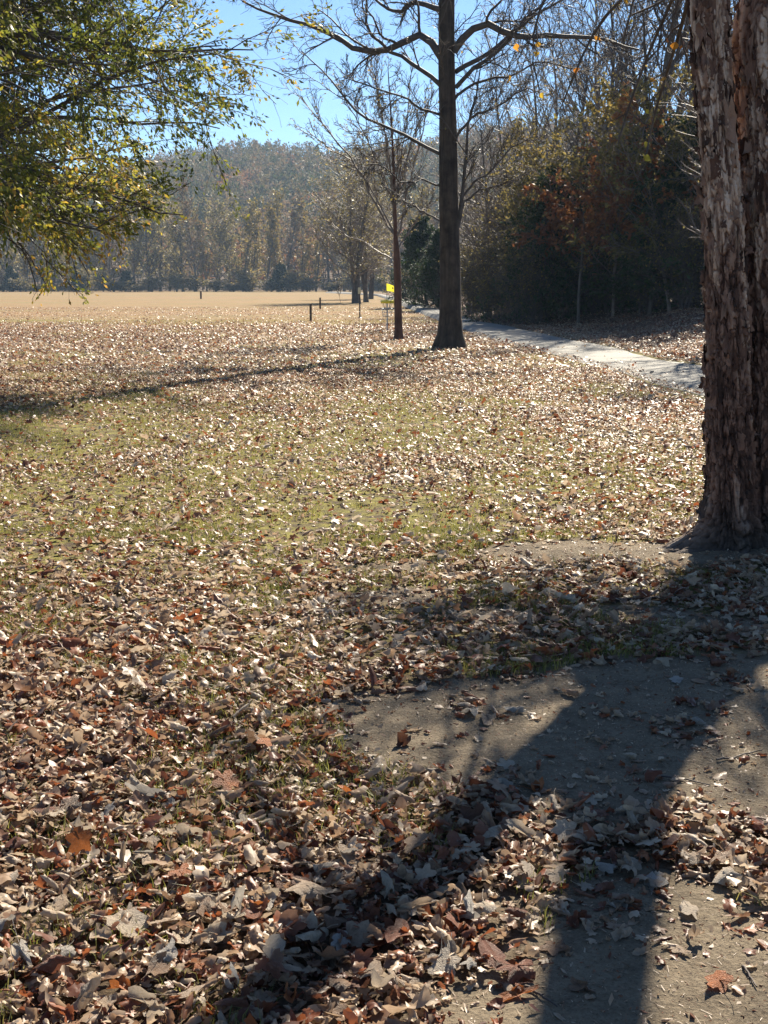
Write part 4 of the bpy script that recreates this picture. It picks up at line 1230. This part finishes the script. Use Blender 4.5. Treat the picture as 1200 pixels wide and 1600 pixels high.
# ------------------------------------------------------------------ treeline across the field
farA = generic_tree('treeline_tree', 'x', 91, 23.0, .30, .15, [(22, .6, .34, 7, .09, .06, .45, .07, .5, 4), (9, .65, .42, 5, .12, .04, .55, .045, .4, 3), (6, .6, .5, 4, .12, .03, .6, .035, .3, 3)], M_BARK_GREY, M_TWIG_PALE, M_HILL, 2, .5, (.4, .75), .5)
farB = generic_tree('treeline_tree', 'x', 93, 21.0, .26, .08, [(34, .5, .22, 6, .07, .08, .4, .05, .4, 4), (8, .6, .42, 4, .12, .05, .5, .04, .3, 3)], M_BARK_GREY, M_TWIG_PALE, M_YELLOWF, 8, .8, (.4, .75), .5)
farC = generic_tree('treeline_tree', 'x', 95, 20.0, .34, .10, [(24, .8, .36, 7, .10, .04, .45, .07, .45, 4), (9, .7, .42, 5, .13, .02, .55, .045, .4, 3), (5, .6, .5, 4, .12, .0, .6, .035, .3, 3)], M_BARK_GREY, M_TWIG, M_OLIVE, 3, .7, (.4, .7), .5)
farD = generic_tree('field_edge_evergreen', 'x', 97, 5.5, .14, .03, [(60, 1.1, .42, 5, .08, .08, .35, .03, .75, 3), (8, .7, .45, 4, .12, .03, .5, .02, .3, 3)], M_BARK_DARK, M_TWIG, M_CEDAR, 10, 1.0, (.3, .6), .5)
farE = generic_tree('field_edge_brush', 'x', 99, 5.0, .05, .08, [(14, .7, .5, 5, .15, .02, .6, .03, .3, 3), (6, .7, .5, 4, .18, .0, .6, .02, .3, 3)], M_TWIG, M_TWIG_PALE, M_BRUSHL, 4, .7, (.25, .5), .6, multi=6, cat='shrub')
rg = np.random.default_rng(101)
def where(x):
    for a, b, s in ((-900, -60, 'past the leafy overhanging tree'), (-60, 60, 'behind the lowest leaves at the left edge'), (60, 160, 'behind the hanging oak leaves, left part'), (160, 255, 'below the golden hanging leaves'), (255, 300, 'left of the lone marker post'),
                    (300, 345, 'directly behind the lone marker post'), (345, 400, 'right of the lone marker post'), (400, 450, 'left of the two wooden posts'), (450, 520, 'behind the two wooden posts'), (520, 600, 'behind the round meadow trees'), (600, 2000, 'beyond the far end of the path')):
        if a <= x < b: return s
far_list = []
x = -170.0
kinds = [(farA, 'bare grey-brown tree'), (farB, 'narrow yellow-olive tree'), (farC, 'broad olive-brown tree')]
while x < 745:
    q = int(rg.integers(0, 3)) if not (375 < x < 440) else 1
    far_list.append((kinds[q], x, 302 + rg.uniform(0, 26), rg.uniform(.82, 1.12)))
    x += rg.uniform(13, 24)
cnt = {}
for (pr, kn), x, D, s in far_list:
    cnt.setdefault((kn, where(x)), []).append((pr, x, D, s))
for (kn, w), items in cnt.items():
    items.sort(key=lambda it: -it[3])
    sz = ['tallest', 'second tallest', 'third tallest', 'fourth tallest', 'fifth tallest', 'sixth tallest', 'shortest']
    for q, (pr, x, D, s) in enumerate(items):
        lab = f'{kn} in the far treeline {w}'
        if len(items) > 1:
            lab = f'{sz[min(q, 6)]} {kn} of the treeline {w}'.replace('grey-brown', 'grey')
        place(pr, used, x, D, (s * rg.uniform(.9, 1.1), s * rg.uniform(.9, 1.1), s), rg.uniform(0, 6.28), lab, 'treeline trees across the field')
for q, (x, s, lab) in enumerate([(20, .95, 'dark evergreen bush at the left edge of the field'), (200, .8, 'dark evergreen bush below the golden hanging leaves'), (118, .75, 'dark evergreen bush behind the drooping oak tips'), (434, 1.05, 'dark evergreen bush at the field edge left of the wooden posts'), (386, .55, 'small dark evergreen bush right of the marker post'), (640, 1.3, 'dark evergreen at the end of the field beyond the path')]):
    place(farD, used, x, 298, s, q * 1.1, lab, 'evergreen bushes at the field edge')
edge = []
x = -120.0
while x < 640:
    edge.append(x); x += rg.uniform(14, 40)
names = {}
for x in edge:
    names.setdefault(where(x), []).append(x)
for w, xs in names.items():
    od = ['', 'second ', 'third ', 'fourth ', 'fifth ', 'sixth ', 'seventh ']
    for q, x in enumerate(xs):
        lab = f'low brown brush at the field edge {w}' if len(xs) == 1 else f'{od[q] or "first "}low brush from the left {w}'
        place(farE, used, x, 296 + rg.uniform(-2, 4), (rg.uniform(1.1, 2.4), rg.uniform(1.0, 1.6), rg.uniform(.25, .85)), rg.uniform(0, 6.28), lab, 'brush along the field edge')

# ------------------------------------------------------------------ wooded hill
SKX = [-900, -500, -200, 0, 100, 250, 370, 430, 540, 620, 720, 800, 900, 1100, 1300, 1800, 2600]
SKY_ = [400, 370, 345, 330, 312, 264, 244, 242, 248, 242, 220, 213, 207, 214, 240, 300, 380]
RID = 760.0
def hill_z(x, y):
    pxl = 600 + FPX * x / RID
    H = CAM_H + (HOR - np.interp(pxl, SKX, SKY_)) / FPX * RID - 14.0
    t = smooth(330, RID, y)
    z = H * (t * .75 + .25 * np.clip((y - 330) / (RID - 330), 0, 1)) 
    z = np.where(y > RID, H * (1 - .5 * smooth(RID, RID + 500, y)), z)
    return z + 5 * (fbm(x * .012, y * .012, o=3) - .5) * smooth(330, 450, y) - 1.2 * smooth(360, 320, y)
hx = np.linspace(-620, 820, 150); hy = np.concatenate([np.linspace(322, RID, 80), np.linspace(RID + 20, 1300, 20)])
HX, HY = np.meshgrid(hx, hy); HZ = hill_z(HX, HY)
idx = np.arange(HX.size).reshape(HX.shape)
F = np.stack([idx[:-1, :-1], idx[:-1, 1:], idx[1:, 1:], idx[1:, :-1]], -1).reshape(-1, 4)
tag(obj('hill', mk_mesh('hill', [(np.stack([HX, HY, HZ], -1), F)], mat_plain('hillside_duff', (.05, .035, .025), (.12, .085, .06), .3, .95, .1))), kind='structure')
rg = np.random.default_rng(111)
nt_ = 3600
ty = 332 + (RID + 15 - 332) * rg.random(nt_) ** .85; tx = rg.uniform(-.36, .36, nt_) * ty + 12
tz = hill_z(tx, ty)
th_ = rg.uniform(9, 17, nt_); tw = th_ * rg.uniform(.16, .30, nt_); tr = np.clip(.25 + .9 * (fbm(tx * .02, ty * .02, o=3) - .2) + rg.normal(size=nt_) * .2 - .2, 0, 1)
per = 90
u1 = rg.random((nt_, per)); r_ = rg.random((nt_, per)) ** .6; a_ = rg.uniform(0, 6.283, (nt_, per))
hh = .18 + .82 * u1
prof = np.sin(np.clip(hh, 0, 1) ** .8 * math.pi * .93) ** .7
X = tx[:, None] + tw[:, None] * prof * r_ * np.cos(a_); Y = ty[:, None] + tw[:, None] * prof * r_ * np.sin(a_); Z = tz[:, None] + th_[:, None] * hh
pos = np.stack([X, Y, Z], -1).reshape(-1, 3)
V, F = leaf_quads(rg, pos, rg.uniform(.9, 2.3, len(pos)), .42, -.35)
rn = np.repeat(np.clip(np.repeat(tr, per) + rg.normal(size=len(pos)) * .10, 0, 1), 4)
TP = np.stack([np.stack([tx, ty, tz - .5], 1), np.stack([tx + rg.normal(size=nt_) * .4, ty, tz + th_ * .9], 1)], 1)
tv, tf = tubes(TP, np.stack([th_ * .014, th_ * .004], 1), 4)
tag(obj('hill_forest', mk_mesh('hill_forest', [(V, F), (tv, tf)], mats=[M_HILL, M_BARK_GREY], mat_idx=[0, 1], attrs={'rnd': [rn, np.zeros(len(tv))]})), 'autumn woods covering the far hill in one brown and olive mass', 'forest', kind='stuff')

# ------------------------------------------------------------------ disc golf basket, posts, sign
M_YEL = mat_plain('yellow_paint', (.75, .60, .03), (.85, .70, .06), 8, .4, .5)
M_FLAG = mat_leaf('yellow_flag_cloth', [(0, (.80, .68, .04)), (1, (.85, .75, .07))], .5, .7, .2)
M_GALV = mat_plain('galvanised_steel', (.30, .32, .34), (.45, .47, .49), 30, .45, .5, .7)
M_DARKMETAL = mat_plain('dark_painted_steel', (.03, .03, .03), (.06, .055, .05), 20, .5, .4)
M_POST = mat_bark('weathered_post_wood', (.05, .035, .025), (.15, .105, .075), 14)
M_PALE = mat_plain('pale_sign_face', (.52, .47, .28), (.68, .62, .40), 14, .5, .3)
M_BLACK = mat_plain('black_paint', (.02, .02, .02), (.04, .04, .04), 20, .5, .3)

def ring_tube(r, z, w, k=24, s=6):
    a = np.linspace(0, 2 * math.pi, k + 1)
    P = np.stack([r * np.cos(a), r * np.sin(a), np.full(k + 1, z)], 1)
    return tubes(P[None], np.full((1, k + 1), w), s)
def bar(p, q, r, s=6):
    return tubes(np.array([[p, q]], float), np.full((1, 2), r), s)
def cyl(z0, z1, r0, r1, k=20, x=0, y=0):
    a = np.arange(k) * 2 * math.pi / k
    V = np.concatenate([np.stack([x + r * np.cos(a), y + r * np.sin(a), np.full(k, z)], 1) for r, z in ((r0, z0), (r1, z1))] + [[[x, y, z0], [x, y, z1]]])
    i = np.arange(k); j = (i + 1) % k
    return [(V, np.stack([i, j, j + k, i + k], 1)), (V, np.concatenate([np.stack([j, i, np.full(k, 2 * k)], 1), np.stack([i + k, j + k, np.full(k, 2 * k + 1)], 1)]))]

Dk = gp(605, 518)[1]
bz = at(605, 444, Dk)
bx_ = float(bz[0])
def hz(py_): return float(at(605, py_, Dk)[2])
bas = thing('disc_golf_basket', 'disc golf basket with chains and yellow flag beside the slim tree', 'disc golf basket', (bx_, Dk, float(gz(bx_, Dk))))
ztop, zband, ztray0, ztray1, zflag = hz(469), hz(473), hz(482), hz(494), hz(443)
obj('pole', mk_mesh('pole', cyl(-.05, ztop + .06, .024, .022, 14), M_GALV), bas)
k = 28; a = np.arange(k) * 2 * math.pi / k; R0 = .235
V = np.concatenate([np.stack([r * np.cos(a), r * np.sin(a), np.full(k, z)], 1) for r, z in ((R0, zband - .02), (R0, ztop), (R0 - .012, ztop), (R0 - .012, zband - .02))])
i = np.arange(k); j = (i + 1) % k
Fb = np.concatenate([np.stack([i + p * k, j + p * k, j + ((p + 1) % 4) * k, i + ((p + 1) % 4) * k], 1) for p in range(4)])
band = [(V, Fb)] + [bar((0, 0, ztop - .01), (R0 * math.cos(t), R0 * math.sin(t), ztop - .01), .008) for t in np.arange(6) * math.pi / 3]
obj('chain_rim', mk_mesh('chain_rim', band, M_YEL), bas)
ch = []
for q in range(18):
    t = q * 2 * math.pi / 18; r = .21 if q % 2 else .14
    z = np.linspace(ztop - .02, ztray0 - .06, 8); s_ = np.linspace(0, 1, 8)
    rr_ = r * (1 - s_) ** .8 + .04
    ch.append(tubes(np.stack([rr_ * math.cos(t), rr_ * math.sin(t), z], 1)[None], np.full((1, 8), .006), 4))
obj('chains', mk_mesh('chains', ch, M_GALV), bas)
tr_ = [ring_tube(.20, ztray0, .010), ring_tube(.19, (ztray0 + ztray1) / 2, .006), ring_tube(.17, ztray1, .008), ring_tube(.09, ztray1 - .01, .006)]
for q in range(26):
    t = q * 2 * math.pi / 26
    tr_.append(bar((.20 * math.cos(t), .20 * math.sin(t), ztray0), (.17 * math.cos(t), .17 * math.sin(t), ztray1), .004, 4))
    tr_.append(bar((.17 * math.cos(t), .17 * math.sin(t), ztray1), (.02 * math.cos(t), .02 * math.sin(t), ztray1 - .02), .004, 4))
obj('tray', mk_mesh('tray', tr_, M_GALV), bas)
obj('flag_rod', mk_mesh('flag_rod', [bar((-.02, 0, ztop), (-.03, 0, zflag + .01), .008)], M_DARKMETAL), bas)
fu, fv = np.meshgrid(np.linspace(0, 1, 14), np.linspace(0, 1, 10))
FV = np.stack([-.03 + .29 * fu, .04 * np.sin(fu * 7 + fv * 1.5) * fu, zflag - .26 * fv * (1 - .15 * fu) - .10 * fu ** 1.3], -1)
i2 = np.arange(140).reshape(10, 14)
Ff = np.stack([i2[:-1, :-1], i2[:-1, 1:], i2[1:, 1:], i2[1:, :-1]], -1).reshape(-1, 4)
fl = obj('flag', mk_mesh('flag', [(FV, Ff)], M_FLAG, {'rnd': [np.random.default_rng(1).random(140)]}), bas)
# dark mark on the flag
obj('flag_mark', mk_mesh('flag_mark', [(np.array([[.17, -.045, zflag - .13], [.225, -.05, zflag - .16], [.22, -.05, zflag - .20], [.165, -.045, zflag - .175]]), np.array([[0, 1, 2, 3]]))], M_BLACK), fl)
def boxp(x0, x1, y0, y1, z0, z1, bv=.01):
    import bmesh
    bm = bmesh.new(); bmesh.ops.create_cube(bm, size=1)
    for v in bm.verts:
        v.co = Vector(((x0 + x1) / 2 + v.co.x * (x1 - x0), (y0 + y1) / 2 + v.co.y * (y1 - y0), (z0 + z1) / 2 + v.co.z * (z1 - z0)))
    bmesh.ops.bevel(bm, geom=list(bm.edges), offset=bv, segments=2, affect='EDGES')
    return bm
def bm_obj(name, bm, mat, parent):
    me = bpy.data.meshes.new(name); bm.to_mesh(me); bm.free(); me.materials.append(mat)
    return obj(name, me, parent)
bm_obj('number_plate', boxp(.235, .30, -.015, -.003, hz(478), hz(467), .003), M_YEL, bas)

def post(px_, ytop, ybase, w, label):
    D = gp(px_, ybase)[1]; x = float(at(px_, 444, D)[0]); h = float(at(px_, ytop, D)[2])
    t = thing('wooden_post', label, 'post', (x, D, float(gz(x, D))), 'wooden course posts in the meadow')
    bm_obj('shaft', boxp(-w / 2, w / 2, -w / 2, w / 2, -.1, h - .05, .012), M_POST, t)
    bm_obj('cap', boxp(-w / 2 - .012, w / 2 + .012, -w / 2 - .012, w / 2 + .012, h - .049, h, .012), M_POST, t)
    return t
post(485, 475, 503, .105, 'taller brown wooden post, nearer of the pair in the meadow')
post(500, 465, 483, .125, 'brown wooden post farther off, behind the taller post')
post(313.5, 455, 467, .20, 'lone pale-topped marker post far out in the field')

Ds = gp(562, 497)[1]; sx = float(at(562, 444, Ds)[0])
sg = thing('sign_post', 'slim dark sign post with small pale plate in front of the meadow trees', 'sign', (sx, Ds, float(gz(sx, Ds))))
obj('pole', mk_mesh('pole', cyl(-.05, float(at(562, 458, Ds)[2]), .034, .034, 12), M_DARKMETAL), sg)
obj('base', mk_mesh('base', cyl(-.02, .05, .16, .06, 14), M_DARKMETAL), sg)
bm_obj('plate', boxp(-.085, .06, -.055, -.036, float(at(562, 459, Ds)[2]), float(at(562, 449, Ds)[2]), .006), M_PALE, sg)

# ------------------------------------------------------------------ haze
hv = np.array([[x, y, z] for z in (-3.0, 130.0) for y in (-60.0, 1290.0) for x in (-600.0, 800.0)])
hf = np.array([[0, 2, 3, 1], [4, 5, 7, 6], [0, 1, 5, 4], [2, 6, 7, 3], [0, 4, 6, 2], [1, 3, 7, 5]])
m, nt = new_mat('autumn_haze')
pv = N(nt, 'ShaderNodeVolumePrincipled')
pv.inputs['Color'].default_value = (.55, .75, 1.0, 1)
pv.inputs['Density'].default_value = .00026
pv.inputs['Anisotropy'].default_value = 0.0
mo = N(nt, 'ShaderNodeOutputMaterial'); nt.links.new(pv.outputs[0], mo.inputs['Volume'])
tag(obj('haze', mk_mesh('haze', [(hv, hf)], m, None, False)), 'thin bluish autumn haze in the air over the field', 'haze', kind='stuff')
